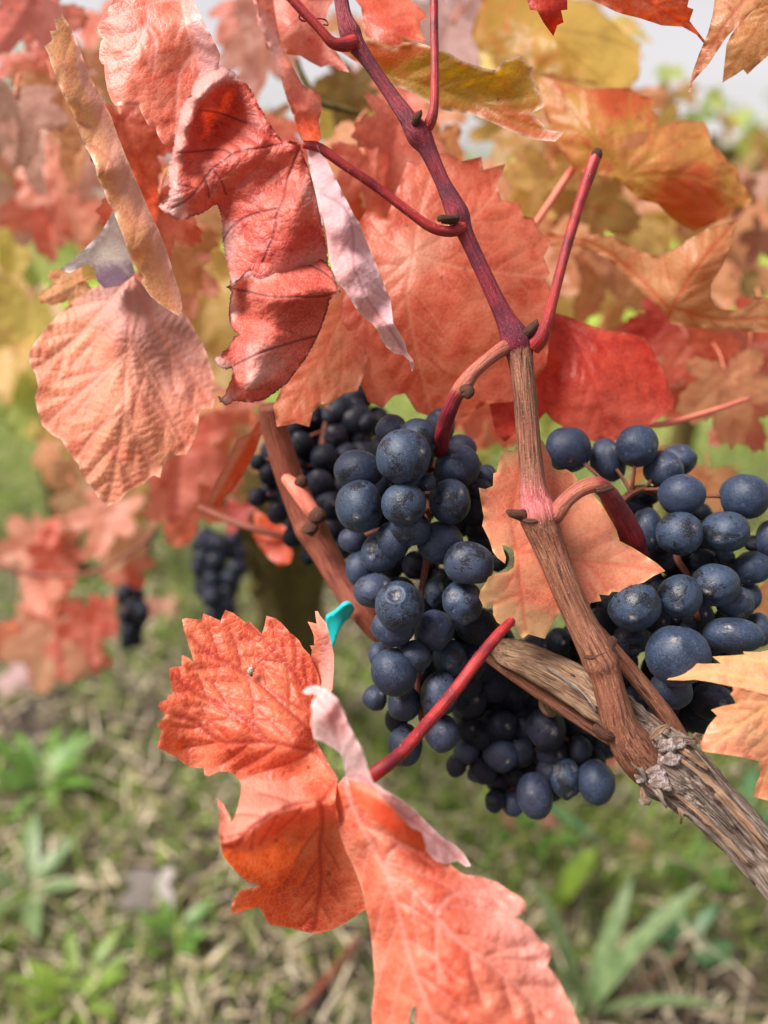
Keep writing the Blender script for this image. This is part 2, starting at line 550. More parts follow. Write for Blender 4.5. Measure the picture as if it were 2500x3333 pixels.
def stem_mat(name, green, wood, dark, rough=.55, streak=.6, relief=1.0, dots=0.4, pale=None):
    """young skin -> ripe wood along the attribute 'wood'"""
    t = NT(name); v = t.attr('tuv', 'Vector'); w = t.attr('wood')
    st = t.noise(t.scale(v, (1.6, 1.6, .07)), 1.0, 4, .6); st2 = t.noise(t.scale(v, (3.2, 3.2, .12)), 1.0, 3, .6)
    fine = t.noise(v, 2.2, 3); big = t.noise(v, .12, 3)
    wm = t.ramp(t.math('ADD', w, t.math('MULTIPLY', t.math('SUBTRACT', st, .5), .5)), .4, .6)
    g = t.mix(t.ramp(st, .35, .65), green[0], green[1]); g = t.mix(t.ramp(big, .4, .65), g, green[2])
    wd = t.mix(t.ramp(st2, .4, .62), wood[0], wood[1]); wd = t.mix(t.ramp(st, .54, .64, 0, streak), wd, dark)
    wd = t.mix(t.ramp(big, .45, .7, 0, .6), wd, wood[2])
    wd = t.mix(t.ramp(t.math('ADD', w, t.math('MULTIPLY', t.math('SUBTRACT', st, .5), .9)), 1.15, 1.8), wd, t.mix(t.ramp(st, .35, .65), S(160, 66, 72), S(196, 116, 112)))
    col = t.mix(wm, g, wd)
    vo = t.n("TexVoronoi", dict(feature='F1'), Vector=v, Scale=.75).outputs['Distance']
    dm = t.math('MULTIPLY', t.math('MULTIPLY', t.ramp(vo, .10, .16, 1, 0), dots), wm); col = t.mix(dm, col, pale or tuple(min(1, x * 1.9 + .1) for x in wood[1]))
    vo2 = t.n("TexVoronoi", dict(feature='F1'), Vector=t.n("Mapping", None, Vector=v, Location=(3, 5, 2)).outputs[0], Scale=.9).outputs['Distance']
    col = t.mix(t.math('MULTIPLY', t.math('MULTIPLY', t.ramp(vo2, .12, .18, 1, 0), dots * 1.6), wm), col, tuple(x * .25 for x in dark))
    h = t.math('ADD', t.math('MULTIPLY', st, 1.0), t.math('ADD', t.math('MULTIPLY', st2, .7), t.math('MULTIPLY', fine, .3)))
    h = t.math('ADD', h, t.math('MULTIPLY', dm, .4))
    pr = t.principled(Base_Color=col, Roughness=rough, Normal=t.bump(h, .0006 * relief, .8))
    pr.inputs['Specular IOR Level'].default_value = .35
    return t.finish(pr.outputs[0])


M['cane'] = stem_mat('cane_skin', (S(112, 22, 38), S(138, 40, 54), S(90, 22, 42)), (S(116, 70, 52), S(156, 106, 82), S(124, 64, 50)), S(54, 29, 24), streak=.9, relief=1.5)
M['petiole'] = stem_mat('red_petiole_skin', (S(140, 30, 34), S(172, 54, 52), S(108, 24, 36)), (S(186, 66, 62), S(200, 92, 84), S(172, 50, 52)), S(150, 44, 46), dots=.1, rough=.45, relief=.35, streak=.25)
M['petiole2'] = stem_mat('pink_petiole_skin', (S(206, 120, 90), S(220, 140, 110), S(190, 84, 66)), (S(204, 110, 90), S(220, 130, 108), S(196, 94, 78)), S(150, 60, 46), dots=.1, relief=.4)
M['peduncle'] = stem_mat('peduncle_skin', (S(120, 28, 40), S(144, 44, 52), S(98, 22, 36)), (S(150, 78, 62), S(176, 104, 84), S(140, 62, 56)), S(76, 30, 28), dots=.3)
M['rachis'] = stem_mat('rachis_skin', (S(92, 34, 44), S(116, 50, 56), S(80, 40, 36)), (S(112, 62, 48), S(132, 78, 60), S(92, 44, 40)), S(40, 20, 20), dots=.3)
M['shoot'] = stem_mat('brown_shoot_skin', (S(118, 60, 46), S(150, 84, 62), S(108, 50, 42)), (S(118, 60, 46), S(150, 84, 62), S(108, 50, 42)), S(72, 32, 26), dots=.15)
M['bark'] = stem_mat('old_bark', (S(120, 96, 84), S(168, 146, 130), S(110, 74, 62)), (S(108, 88, 78), S(164, 148, 136), S(98, 68, 58)), S(56, 38, 32), streak=.95, rough=.85, relief=2.6, dots=.12)
M['strip'] = stem_mat('peeling_bark', (S(132, 100, 78), S(168, 138, 112), S(110, 76, 58)), (S(132, 100, 78), S(168, 138, 112), S(110, 76, 58)), S(74, 48, 36), streak=.8, rough=.85, relief=1.6, dots=0)
M['bud'] = stem_mat('bud_scale', (S(66, 34, 24), S(96, 58, 40), S(44, 22, 18)), (S(66, 34, 24), S(96, 58, 40), S(44, 22, 18)), S(28, 15, 12), rough=.75, relief=1.5)
M['mossbark'] = stem_mat('mossy_bark', (S(70, 54, 34), S(112, 96, 40), S(54, 40, 30)), (S(70, 54, 34), S(124, 106, 40), S(50, 38, 30)), S(30, 24, 18), rough=.9, relief=3, dots=0)


def crust_mat():
    t = NT('white_mildew_crust'); v = t.n("TexCoord").outputs['Object']
    n = t.noise(v, 420, 5, .65); n2 = t.noise(v, 1500, 3)
    c = t.mix(t.ramp(n, .42, .58), S(104, 84, 74), S(164, 150, 148)); c = t.mix(t.ramp(n2, .5, .7, 0, .6), c, S(92, 72, 62))
    return t.finish(t.principled(Base_Color=c, Roughness=.9, Normal=t.bump(t.math('ADD', n, t.math('MULTIPLY', n2, .4)), .0012)).outputs[0])


M['crust'] = crust_mat()


# ------------------------------------------------------------------ grapes
def grape_mat(name, bloom, skin, amount=1.0, spec=.4):
    t = NT(name)
    tc = t.n("TexCoord").outputs['Object']; rnd = t.n("ObjectInfo").outputs['Random']
    off = t.n("CombineXYZ", None, X=t.math('MULTIPLY', rnd, 47.0), Y=t.math('MULTIPLY', rnd, 91.0), Z=t.math('MULTIPLY', rnd, 23.0)).outputs[0]
    v = t.n("VectorMath", dict(operation='ADD'), i0=tc, i1=off).outputs[0]
    n1 = t.noise(v, 1.05, 4, .6, .3); n2 = t.noise(v, 5.5, 4, .65, .4); n3 = t.noise(v, 22, 3, .6)
    rub = t.ramp(t.math('ADD', n1, t.math('MULTIPLY', t.math('SUBTRACT', n2, .5), .5)), .53, .58)      # bloom rubbed off
    mott = t.ramp(n2, .3, .7)
    streak = t.noise(t.scale(v, (9, 9, 2.2)), 1.0, 3, .65)
    c = t.mix(mott, tuple(x * .55 for x in bloom), bloom)
    c = t.mix(t.ramp(n3, .45, .75, 0, .75), c, tuple(min(1, x * 1.55 + .02) for x in bloom))
    c = t.mix(t.ramp(streak, .5, .72, 0, .5), c, tuple(x * .5 for x in bloom))
    c = t.mix(t.math('MULTIPLY', t.ramp(rnd, .55, 1.0), .35), c, t.mix(.5, c, S(70, 60, 84)))
    vo = t.n("TexVoronoi", dict(feature='F1'), Vector=v, Scale=9.0)
    dots = t.math('MULTIPLY', t.ramp(t.math('ADD', vo.outputs['Distance'], t.math('MULTIPLY', n3, .25)), .24, .32, 1, 0), t.ramp(vo.outputs['Color'], .45, .55))
    c = t.mix(t.math('MULTIPLY', dots, .8), c, skin)
    scuff = t.math('MULTIPLY', t.ramp(t.noise(t.scale(v, (3.4, 3.4, 1.2)), 1.6, 5, .72), .58, .68), .55)
    c = t.mix(scuff, c, tuple(x * 1.9 + .045 for x in bloom))
    rubt = t.mix(t.ramp(n3, .5, .66, 0, .8), skin, tuple(x * 1.1 + .02 for x in bloom))
    c = t.mix(t.math('MULTIPLY', rub, .93 * amount), c, rubt)
    sc1 = t.attr('scar'); c = t.mix(sc1, c, t.mix(t.ramp(n2, .4, .6), S(44, 36, 36), S(140, 132, 130)))
    r = t.mix(rub, (.52, .52, .52), (.36, .36, .36))
    h = t.math('ADD', t.math('MULTIPLY', n3, .35), t.math('ADD', t.math('MULTIPLY', n2, .8), t.math('MULTIPLY', rub, -.35)))
    pr = t.principled(Base_Color=c, Roughness=r, Normal=t.bump(h, .00028, .7))
    pr.inputs['Specular IOR Level'].default_value = spec
    pr.inputs['Sheen Weight'].default_value = .03
    pr.inputs['Sheen Roughness'].default_value = .35
    return t.finish(pr.outputs[0])


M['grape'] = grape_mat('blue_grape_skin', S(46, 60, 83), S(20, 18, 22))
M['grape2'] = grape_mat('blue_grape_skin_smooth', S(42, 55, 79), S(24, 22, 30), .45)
M['grape3'] = grape_mat('shade_toned_grape_skin', S(23, 29, 44), S(12, 11, 15), .8, .18)  # shade of the back berries put into a darker, duller skin


def grape_mesh(name, mat, seed, dents=(), lump=.03, nu=40, nv=26, turn=None):
    co = []; f = []
    for j in range(nv + 1):
        ph = math.pi * j / nv
        for i in range(nu): co.append((math.sin(ph) * math.cos(2 * math.pi * i / nu), math.sin(ph) * math.sin(2 * math.pi * i / nu), math.cos(ph)))
    co = np.array(co); k = np.arange((nv + 1) * nu).reshape(nv + 1, nu)
    f = np.stack([k[:-1], k[1:], np.roll(k[1:], -1, 1), np.roll(k[:-1], -1, 1)], 2).reshape(-1, 4)
    r = 1 + lump * (fbm(co[:, 0] * 1.3 + seed * 5, co[:, 1] * 1.3 + co[:, 2] * .9, seed, 2)); scar = np.zeros(len(co))
    for (dx, dy, dz, w, depth, rim) in dents:
        dv = np.array((dx, dy, dz), float); dv /= np.linalg.norm(dv); a = np.arccos(np.clip(co @ dv, -1, 1)) / w
        r = r - depth * np.exp(-a ** 4) + rim * np.exp(-((a - 1.25) / .3) ** 2); scar = np.maximum(scar, np.exp(-(a / .8) ** 4) * (.8 if rim else .5))
    # the blossom end: a small dark stub
    a = np.arccos(np.clip(-co[:, 2], -1, 1)) / .12; scar = np.maximum(scar, .9 * np.exp(-a ** 4)); r = r - .03 * np.exp(-a ** 4)
    co = co * r[:, None]
    if turn is not None: co = co @ np.array(turn).T
    f = np.vstack([f[:, [0, 1, 2]], f[:, [0, 2, 3]]])
    o = mesh_obj(name, co, f, [mat], None, (0, 0, 0), dict(scar=scar)); me = o.data
    bpy.data.objects.remove(o); return me


GM = {}


def any_turn():
    q = Matrix.Rotation(math.radians(random.choice((150, 120, 200, 60, 20, 135))) + random.uniform(-.4, .4), 3, 'X')
    return q @ Matrix.Rotation(random.uniform(-.7, .7), 3, 'Y') @ Matrix.Rotation(random.uniform(0, 6.28), 3, 'Z')


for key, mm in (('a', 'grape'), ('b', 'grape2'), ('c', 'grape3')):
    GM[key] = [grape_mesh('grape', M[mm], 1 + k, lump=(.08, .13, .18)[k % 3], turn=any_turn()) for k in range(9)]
GM['crater'] = [grape_mesh('grape', M['grape'], 4, ((0.02, .55, 1, .30, .20, .06),))]
GM['slit'] = [grape_mesh('grape', M['grape'], 5, ((-.5, .25, .9, .22, .16, .05), (-.45, -.15, .9, .22, .16, .05)), lump=.06)]
GM['wrinkle'] = [grape_mesh('grape', M['grape'], 6, ((.2, -.8, .6, .25, .1, .0), (-.5, .3, .8, .3, .08, 0), (.6, .4, .6, .3, .08, 0)), lump=.16)]


def grape(parent, x, y, rx, ry, d, kind='a', rot=0.0, sq=1.0):
    """an ellipsoid berry centred at photo pixel x, y; depth in mm"""
    me = random.choice(GM[kind]); o = bpy.data.objects.new('grape', me); COL.objects.link(o)
    c = P(x, y, d); k = d / 1000.0 / FPX
    v = c - CAMP; v = v / np.linalg.norm(v)
    rt = RIGHT - v * (RIGHT @ v); rt /= np.linalg.norm(rt); up = np.cross(rt, v)
    R = Matrix((rt, up, -v)).transposed()            # columns: right, up, towards the camera
    R = R @ Matrix.Rotation(math.radians(rot), 3, 'Z')
    Ssc = Matrix.Diagonal((rx * k, ry * k, (rx + ry) / 2 * k * sq))
    A = R @ Ssc
    o.parent = parent
    m = A.to_4x4(); m.translation = Vector(c) - WPOS[parent.name]; o.matrix_basis = m
    return c

# ------------------------------------------------------------------ ground
def ground_mat():
    t = NT('soil_and_turf'); v = t.n("TexCoord").outputs['Object']
    n1 = t.noise(v, 1.6, 5, .6); n2 = t.noise(v, 14, 5, .65); n3 = t.noise(v, 90, 4, .6)
    soil = t.mix(t.ramp(n3, .35, .65), S(40, 33, 28), S(80, 67, 56)); straw = t.mix(t.ramp(n3, .4, .62), S(92, 78, 60), S(128, 112, 90))
    turf = t.mix(t.ramp(n3, .3, .7), S(70, 84, 36), S(118, 132, 60))
    c = t.mix(t.ramp(n2, .5, .72), soil, straw); c = t.mix(t.ramp(t.math('ADD', n1, t.math('MULTIPLY', t.math('SUBTRACT', n2, .5), .7)), .44, .58), c, turf)
    far = t.n("SeparateXYZ", None, Vector=v).outputs['Y']
    lawn = t.mix(t.ramp(n2, .35, .65), S(150, 176, 62), S(196, 206, 106))
    c = t.mix(t.ramp(far, 1.7, 3.0), c, lawn)
    return t.finish(t.principled(Base_Color=c, Roughness=.95, Normal=t.bump(t.math('ADD', n2, n3), .02)).outputs[0])


n = 90
gy = np.concatenate([np.linspace(-2.5, 5, 60), np.geomspace(5.3, 220, 30)]); gx = np.concatenate([-np.geomspace(160, 3.2, 25), np.linspace(-3, 3, 50), np.geomspace(3.2, 160, 25)])
X, Y = np.meshgrid(gx, gy)
Zg = .022 * fbm(X * 3, Y * 3, 3, 3) * np.clip(6 / (np.abs(Y) + 3), 0, 1) - .004
idx = np.arange(X.size).reshape(X.shape)
quads = np.stack([idx[:-1, :-1], idx[:-1, 1:], idx[1:, 1:], idx[1:, :-1]], 2).reshape(-1, 4)
tag(mesh_obj('ground', np.stack([X.ravel(), Y.ravel(), Zg.ravel()], 1), quads, [ground_mat()], None, (0, 0, 0)), 'vineyard ground of soil, straw and short turf between the rows', kind='structure')


def tint_mat(name, rough=.6, trans=.3):
    t = NT(name); c = t.attr('tint', 'Color')
    pr = t.principled(Base_Color=c, Roughness=rough); pr.inputs['Specular IOR Level'].default_value = .3
    tr = t.n("BsdfTranslucent", None, Color=c); mx = t.n("MixShader", None, Fac=trans)
    t.t.links.new(pr.outputs[0], mx.inputs[1]); t.t.links.new(tr.outputs[0], mx.inputs[2])
    return t.finish(mx.outputs[0])


M['blade'] = tint_mat('grass_blade', .5, .35)
M['straw'] = tint_mat('dry_straw', .8, .1)


def blades(name, base, length, width, lean, az, tints, mat, label, droop=.6, nseg=3):
    n = len(base); t = np.linspace(0, 1, nseg + 1)
    dirh = np.stack([np.cos(az), np.sin(az), np.zeros(n)], 1); side = np.stack([-np.sin(az), np.cos(az), np.zeros(n)], 1)
    co = np.zeros((n, nseg + 1, 2, 3))
    for k, tt in enumerate(t):
        a = lean * (1 + droop * tt); h = length * tt * np.cos(np.clip(a, 0, 1.5)); f = length * tt * np.sin(np.clip(a, 0, 1.57))
        w = width * (1 - tt ** 1.6) * .5 + width * .04
        c = base + dirh * f[:, None] + np.array((0, 0, 1.0)) * h[:, None]
        co[:, k, 0] = c - side * w[:, None]; co[:, k, 1] = c + side * w[:, None]
    ids = np.arange(n * (nseg + 1) * 2).reshape(n, nseg + 1, 2)
    f = np.stack([ids[:, :-1, 0], ids[:, :-1, 1], ids[:, 1:, 1], ids[:, 1:, 0]], 3 - 1).reshape(-1, 4)
    col = np.repeat(np.concatenate([tints, np.ones((n, 1))], 1), (nseg + 1) * 2, 0)
    o = mesh_obj(name, co.reshape(-1, 3), f, [mat], None, (0, 0, 0), dict(tint=col)); tag(o, label, kind='stuff'); return o


def spread(n, y0, y1, pw=1.0):
    y = y0 + (y1 - y0) * RNG.random(n) ** pw; hw = .62 * (y + .35) + .1
    x = RNG.uniform(-1, 1, n) * hw
    return x, y


def pick(cols, n, jit=.12):
    c = np.array([S(*c) for c in cols]); k = RNG.integers(0, len(cols), n)
    return np.clip(c[k] * (1 + RNG.uniform(-jit, jit, (n, 1)) * 2), 0, 1)


def grass_layer():
    x, y = spread(76000, .28, 3.2, 1.15)
    m = fbm(x * 2.3, y * 2.3, 11, 3) + .35 * fbm(x * 9, y * 9, 5, 2) + np.clip((y - 1.1) * .35, 0, .5) - .1 * (np.abs(x + .1) < .25) * (y < .9)
    keep = m > RNG.uniform(-.35, .35, len(x)); x, y = x[keep], y[keep]; n = len(x)
    ln = RNG.uniform(.018, .06, n) * np.where(RNG.random(n) < .06, 1.9, 1)
    blades('grass', np.stack([x, y, np.zeros(n) - .004], 1), ln, RNG.uniform(.002, .0055, n), RNG.uniform(.1, 1.0, n), RNG.uniform(0, 6.28, n),
           pick([(108, 140, 52), (136, 164, 66), (160, 182, 90), (80, 106, 44), (160, 158, 88), (112, 128, 58)], n), M['blade'], 'short green grass growing in patches over the soil')
    x, y = spread(30000, 3.0, 14, 1.6); n = len(x)
    blades('grass', np.stack([x, y, np.zeros(n) - .004], 1), RNG.uniform(.06, .14, n), RNG.uniform(.006, .014, n), RNG.uniform(.1, .9, n), RNG.uniform(0, 6.28, n),
           pick([(164, 190, 66), (180, 202, 84), (200, 206, 104), (140, 170, 60)], n), M['blade'], 'bright green lawn strip farther between the vine rows')
    x, y = spread(25000, .26, 3.0, 1.2); n = len(x)
    blades('straw_litter', np.stack([x, y, RNG.uniform(.0, .016, n)], 1), RNG.uniform(.015, .065, n), RNG.uniform(.0016, .0048, n), RNG.uniform(1.0, 1.5, n), RNG.uniform(0, 6.28, n),
           pick([(206, 190, 164), (176, 158, 130), (146, 128, 104), (104, 88, 72), (190, 176, 152), (66, 54, 44), (50, 40, 34), (78, 64, 54), (60, 48, 40)], n), M['straw'], 'dry straw and dead grass litter lying on the soil', droop=.05, nseg=2)


grass_layer()


def blade_leaf(parent, base, az, lean, length, width, tint, droop=.7, nseg=6, wavy=.0):
    """a broad weed leaf with a midrib fold, one mesh"""
    co = []; f = []
    d = np.array((math.cos(az), math.sin(az), 0)); s_ = np.array((-math.sin(az), math.cos(az), 0)); p = np.array(base, float); a = lean
    for k in range(nseg + 1):
        t = k / nseg; w = width * .5 * (math.sin(math.pi * min(1, t * .93 + .07)) ** .7) + .0006
        up = np.array((0, 0, 1.0)) * math.sin(a) - d * math.cos(a) * 0
        nrm = -d * math.sin(math.pi / 2 - a) * -1
        co += [p - s_ * w + np.array((0, 0, .25 * w)), p, p + s_ * w + np.array((0, 0, .25 * w))]
        a2 = math.pi / 2 - (lean + droop * t)
        p = p + (d * math.cos(a2) + np.array((0, 0, 1.0)) * math.sin(a2)) * length / nseg
    for k in range(nseg):
        i = k * 3; f += [(i, i + 1, i + 4, i + 3), (i + 1, i + 2, i + 5, i + 4)]
    o = mesh_obj('leaf', np.array(co), f, [M['weed_' + tint]], parent, base); return o


def weed_mat(name, a, b):
    t = NT(name); v = t.n("TexCoord").outputs['Object']; n = t.noise(v, 60, 3); c = t.mix(t.ramp(n, .35, .65), a, b)
    pr = t.principled(Base_Color=c, Roughness=.45); tr = t.n("BsdfTranslucent", None, Color=c); mx = t.n("MixShader", None, Fac=.35)
    t.t.links.new(pr.outputs[0], mx.inputs[1]); t.t.links.new(tr.outputs[0], mx.inputs[2]); return t.finish(mx.outputs[0])


M['weed_green'] = weed_mat('weed_leaf_green', S(80, 118, 44), S(108, 144, 60))
M['weed_grey'] = weed_mat('weed_leaf_grey_green', S(98, 122, 76), S(134, 154, 106))
M['weed_lime'] = weed_mat('weed_leaf_lime', S(104, 132, 44), S(132, 156, 60))
M['weed_bluegreen'] = weed_mat('weed_leaf_blue_green', S(76, 120, 80), S(104, 144, 96))


def weed(px, py, n, length, width, lean, tint, label, az0=0, arc=6.283, group=None, name='weed_plant', cat='weed'):
    b = G(px, py); r = empty(name, b, label, cat, group)
    for k in range(n):
        az = az0 + arc * (k + random.uniform(-.3, .3)) / n
        blade_leaf(r, b + np.array((math.cos(az), math.sin(az), 0)) * .004, az, lean * random.uniform(.7, 1.25), length * random.uniform(.75, 1.15), width * random.uniform(.8, 1.15), tint, random.uniform(.3, .8))
    return r


weed(150, 2560, 11, .12, .02, .95, 'green', 'broad-leaved rosette weed in the grass at the frame edge, level with the coral leaf')
weed(1905, 3300, 6, .20, .017, .35, 'grey', 'tuft of upright grey-green grass blades beside the bottom tip of the coral leaf', name='grass_tuft', cat='grass tuft')
weed(1800, 2960, 2, .10, .030, .25, 'lime', 'single upright lime-green weed leaf standing under the lowest dark grape bunch')
weed(1640, 2560, 3, .16, .016, 1.1, 'bluegreen', 'pale arching grass blades lying toward the camera under the dark bunch', az0=-1.2, arc=1.0, name='grass_tuft', cat='grass tuft')
weed(2230, 3080, 8, .055, .016, .9, 'bluegreen', 'small blue-green clover-like weed low in the straw')
weed(2270, 2880, 6, .06, .022, .8, 'green', 'small bright green weed under the old wooden vine arm')
weed(560, 3080, 7, .06, .016, .8, 'green', 'low green weed in front of the bare soil near the frame bottom')
weed(250, 3260, 12, .075, .014, .9, 'lime', 'yellow-green leafy weed in the bottom corner of the photo')
weed(2420, 2680, 6, .10, .026, .9, 'bluegreen', 'mint-green weed between the old arm and the peach leaf')
weed(1730, 2750, 5, .08, .02, .7, 'green', 'green weed between two pink fallen leaves under the dark bunch')
weed(100, 2900, 6, .10, .022, .8, 'grey', 'washed-out green grass clump at the photo edge below the rosette', name='grass_tuft', cat='grass tuft')

# ------------------------------------------------------------------ generic vine leaf shapes (for the blurred leaves farther back)
def lobe_outline(seed, n=150):
    r = random.Random(seed); th = np.linspace(-math.pi, math.pi, n, endpoint=False)
    ang = [0, .98, -.98, 1.95, -1.95]; ln = [1, .84, .84, .62, .62]
    rr = np.full(n, .30)
    for a, l in zip(ang, ln):
        l *= r.uniform(.9, 1.1); a += r.uniform(-.1, .1); w = r.uniform(.42, .56)
        rr = np.maximum(rr, l * np.exp(-np.abs((np.angle(np.exp(1j * (th - a))) / w)) ** 2.0 * .55))
    rr *= 1 - .75 * np.exp(-((np.abs(th) - math.pi) / .28) ** 2)
    ph = (th * 34 / (2 * math.pi) + r.random()) % 1.0
    rr *= 1 + .11 * (np.abs(ph - .5) * 2 - .5)
    return np.stack([np.sin(th) * rr, np.cos(th) * rr], 1), ang, ln


LV = []
for k in range(7):
    ring, ang, ln = lobe_outline(k)
    s = .045; xs = np.arange(-1.1, 1.1, s); gx_, gy_ = np.meshgrid(xs, xs); q = np.stack([gx_.ravel(), gy_.ravel()], 1) + RNG.uniform(-.01, .01, (gx_.size, 2))
    q = q[inside(ring, q)]; q = q[seg_dist([np.vstack([ring, ring[:1]])], q)[0] > s * .45]
    n_ = len(ring)
    r_ = geometry.delaunay_2d_cdt([Vector(p) for p in ring] + [Vector(p) for p in q], [(i, (i + 1) % n_) for i in range(n_)], [], 1, 1e-6)
    vv = np.array([(p.x, p.y) for p in r_[0]]); ff = np.array(r_[2], np.int32)
    lines = [np.array([(0, 0), (math.sin(a) * l * .9, math.cos(a) * l * .9)]) for a, l in zip(ang, ln)]
    rn = random.Random(k); sub = []
    for L in lines: sub += side_veins(L * 400, ring * 400, 62, rn, .4)
    vein = np.zeros(len(vv))
    for L in lines: vein = np.maximum(vein, np.exp(-(seg_dist([L], vv)[0] / .03) ** 2))
    for L in sub: vein = np.maximum(vein, .6 * np.exp(-(seg_dist([L / 400], vv)[0] / .022) ** 2))
    edge = np.exp(-(seg_dist([np.vstack([ring, ring[:1]])], vv)[0] / .03) ** 2)
    LV.append((vv, ff, vein, edge))


def vine_leaf(parent, x, y, d, size, rot, key, tilt=(0, 0), fold=.25, curl=.25, var=None, label=None, seed=None, petiole=True, world=None, back=False):
    """x, y photo pixels, size = tip length in photo pixels at depth d; rot: direction the tip points, degrees clockwise from down"""
    rn = random.Random(seed if seed is not None else (int(x * 7 + y * 13 + d) & 65535))
    vv, ff, vein, edge = LV[rn.randrange(7) if var is None else var]
    if world is None: c = P(x, y, d); k = size * d / 1000.0 / FPX
    else: c, k = np.array(world[0], float), world[1]
    X, Y = vv[:, 0], vv[:, 1]; s1, s2 = rn.random() * 9, rn.random() * 9
    z = fold * np.abs(X) - curl * (Y - .2) ** 2 - rn.uniform(-.15, .35) * X * X + .10 * fbm(X * 2.2 + s1, Y * 2.2 + s2, 3, 3) + .05 * edge * vnoise(X * 6 + s1, Y * 6, 4) - .02 * vein
    p = np.stack([X, Y, z], 1) * k
    a = math.radians(rot + 180)
    R = Matrix.Rotation(-a, 3, 'Z')
    T = Matrix.Rotation(math.radians(tilt[0] + rn.uniform(-14, 14)), 3, 'X') @ Matrix.Rotation(math.radians(tilt[1] + rn.uniform(-18, 18)), 3, 'Y')
    B = np.array([RIGHT, UP, -FWD]) if world is None or len(world) < 3 else world[2]
    q = (np.array(T @ R) @ p.T).T @ B
    cen = q.mean(0) if world is None else np.zeros(3)
    org = c - cen
    co = org + q
    if back: ff = ff[:, ::-1]
    rest = np.stack([X * k * 1000 + s1 * 50, Y * k * 1000 + s2 * 50, np.zeros(len(X))], 1)
    o = mesh_obj('leaf', co, ff, [simple_leaf(key)], parent, org, dict(vein=vein, edge=edge, pale=np.zeros(len(X)), rest=rest))
    if label: o['label'] = label
    if petiole:
        tip = (np.array(T @ R) @ np.array((0, 1.0, 0))) @ B
        e = -tip * k * .55 + B[2] * (-k * .25)
        pts = [(*org, k * .018, 0), (*(org + e * .5 + np.array((0, 0, .06 * k))), k * .018, 0), (*(org + e), k * .02, 0)]
        cen_ = tube('petiole', pts, M['petiole2'], None, world=True, seg=6, per=3)
        cen_.location -= Vector(org); cen_.parent = o
    return o

# ------------------------------------------------------------------ the near vine: old arm, canes, petioles
vine = empty('grapevine', P(2700, 3050, 215), 'grapevine whose maroon cane and peeling old arm cross in front of the blue grapes', 'grapevine')

cane_path = V([(728, -60, 207, 15, 0), (742, 30, 207, 17, 0), (756, 72, 207, 24, 0), (768, 95, 207, 20, .0), (800, 140, 207, 14.5, 0), (845, 205, 207, 15, 0), (880, 255, 206, 19, 0),
               (905, 292, 206, 27, 0), (925, 325, 206, 19, 0), (955, 392, 206, 16.5, 0), (978, 440, 206, 22, 0), (990, 468, 206, 25, 0), (1005, 505, 206, 18, 0), (1035, 570, 206, 17, 0), (1068, 640, 206, 18, 0),
               (1092, 690, 206, 22, 0), (1108, 722, 206, 31, -.2), (1117, 745, 206, 34, .1), (1124, 775, 206, 28, .8), (1133, 850, 206, 25.5, .9), (1140, 930, 206, 25.5, .8), (1147, 1010, 206, 27, 1.2),
               (1152, 1060, 206, 31, 1.6), (1158, 1095, 206, 40, 2), (1163, 1118, 205, 42, 1.6), (1172, 1145, 205, 38, .95), (1192, 1195, 205, 34, 1), (1222, 1270, 204, 32, 1), (1255, 1345, 204, 33, 1),
               (1283, 1400, 203, 37, 1), (1297, 1428, 203, 40, 1), (1308, 1460, 203, 34, 1), (1325, 1520, 203, 35, 1), (1343, 1575, 204, 40, 1), (1372, 1620, 206, 48, 1), (1400, 1650, 209, 50, 1)])
cane_path = [(p[0], p[1], p[2], p[3] * 1.507 * .98, p[4]) for p in cane_path]
tube('cane', cane_path, M['cane'], vine, 'maroon upper cane turning to ribbed brown wood lower down', seg=40, per=9, ridges=7, ridge_amp=.022, rough=.045, seed=2)


def sub(pts): return [(p[0], p[1], p[2], p[3] * 1.507) + tuple(p[4:]) for p in V(pts)]


tube('petiole', sub([(915, 285, 206, 12), (930, 262, 204, 12.5), (938, 225, 203, 10), (939, 150, 203, 9.3), (938, 60, 203, 9.2), (937, -40, 203, 9)]), M['petiole'], vine, 'straight bright red leaf stalk rising past the olive leaf', rough=.04, seed=3, ridges=0)
tube('petiole', sub([(1000, 492, 205, 15), (968, 500, 203, 11.5), (930, 490, 202, 11), (880, 455, 201, 10), (810, 402, 200, 10), (745, 358, 198, 10), (690, 320, 197, 10.5), (655, 312, 197, 8)]), M['petiole'], vine, 'dark red leaf stalk running to the curled dry leaf', rough=.05, seed=4)
tube('petiole', sub([(1150, 748, 205, 20), (1168, 728, 203, 18), (1184, 690, 201, 12), (1200, 625, 200, 11), (1225, 530, 199, 11.2), (1252, 440, 198, 12), (1275, 372, 197, 13), (1286, 340, 197, 13), (1290, 332, 197, 11)]), M['petiole'], vine, 'leafless red stalk with a dry cut tip', rough=.04, seed=5)
tube('stalk_tip', sub([(1285, 342, 197, 12), (1289, 331, 196.5, 11.5), (1292, 323, 196.5, 7.5)]), M['bud'], vine, 'dry brown cut end of the leafless red stalk', rough=.2, seed=6)
tube('petiole', sub([(765, 92, 206, 17), (738, 97, 204, 13.5), (715, 90, 203, 11.5), (690, 62, 202, 10), (655, 25, 201, 10), (610, -25, 200, 10)]), M['petiole'], vine, 'red leaf stalk leaving the top node toward the frame edge', rough=.04, seed=7)
tube('petiole', sub([(1150, 1262, 224, 8), (1124, 1310, 218, 9), (1100, 1345, 212, 10), (1075, 1372, 209, 12), (1030, 1428, 205, 13.5), (980, 1495, 201, 13.5), (925, 1560, 196, 13.5), (870, 1622, 190, 14), (825, 1660, 187, 16), (785, 1684, 188, 15), (745, 1692, 189, 9)]), M['petiole'], vine, 'thick red stalk of the big coral leaf crossing the grapes', seg=18, rough=.03, seed=8)
bud = M['bud']


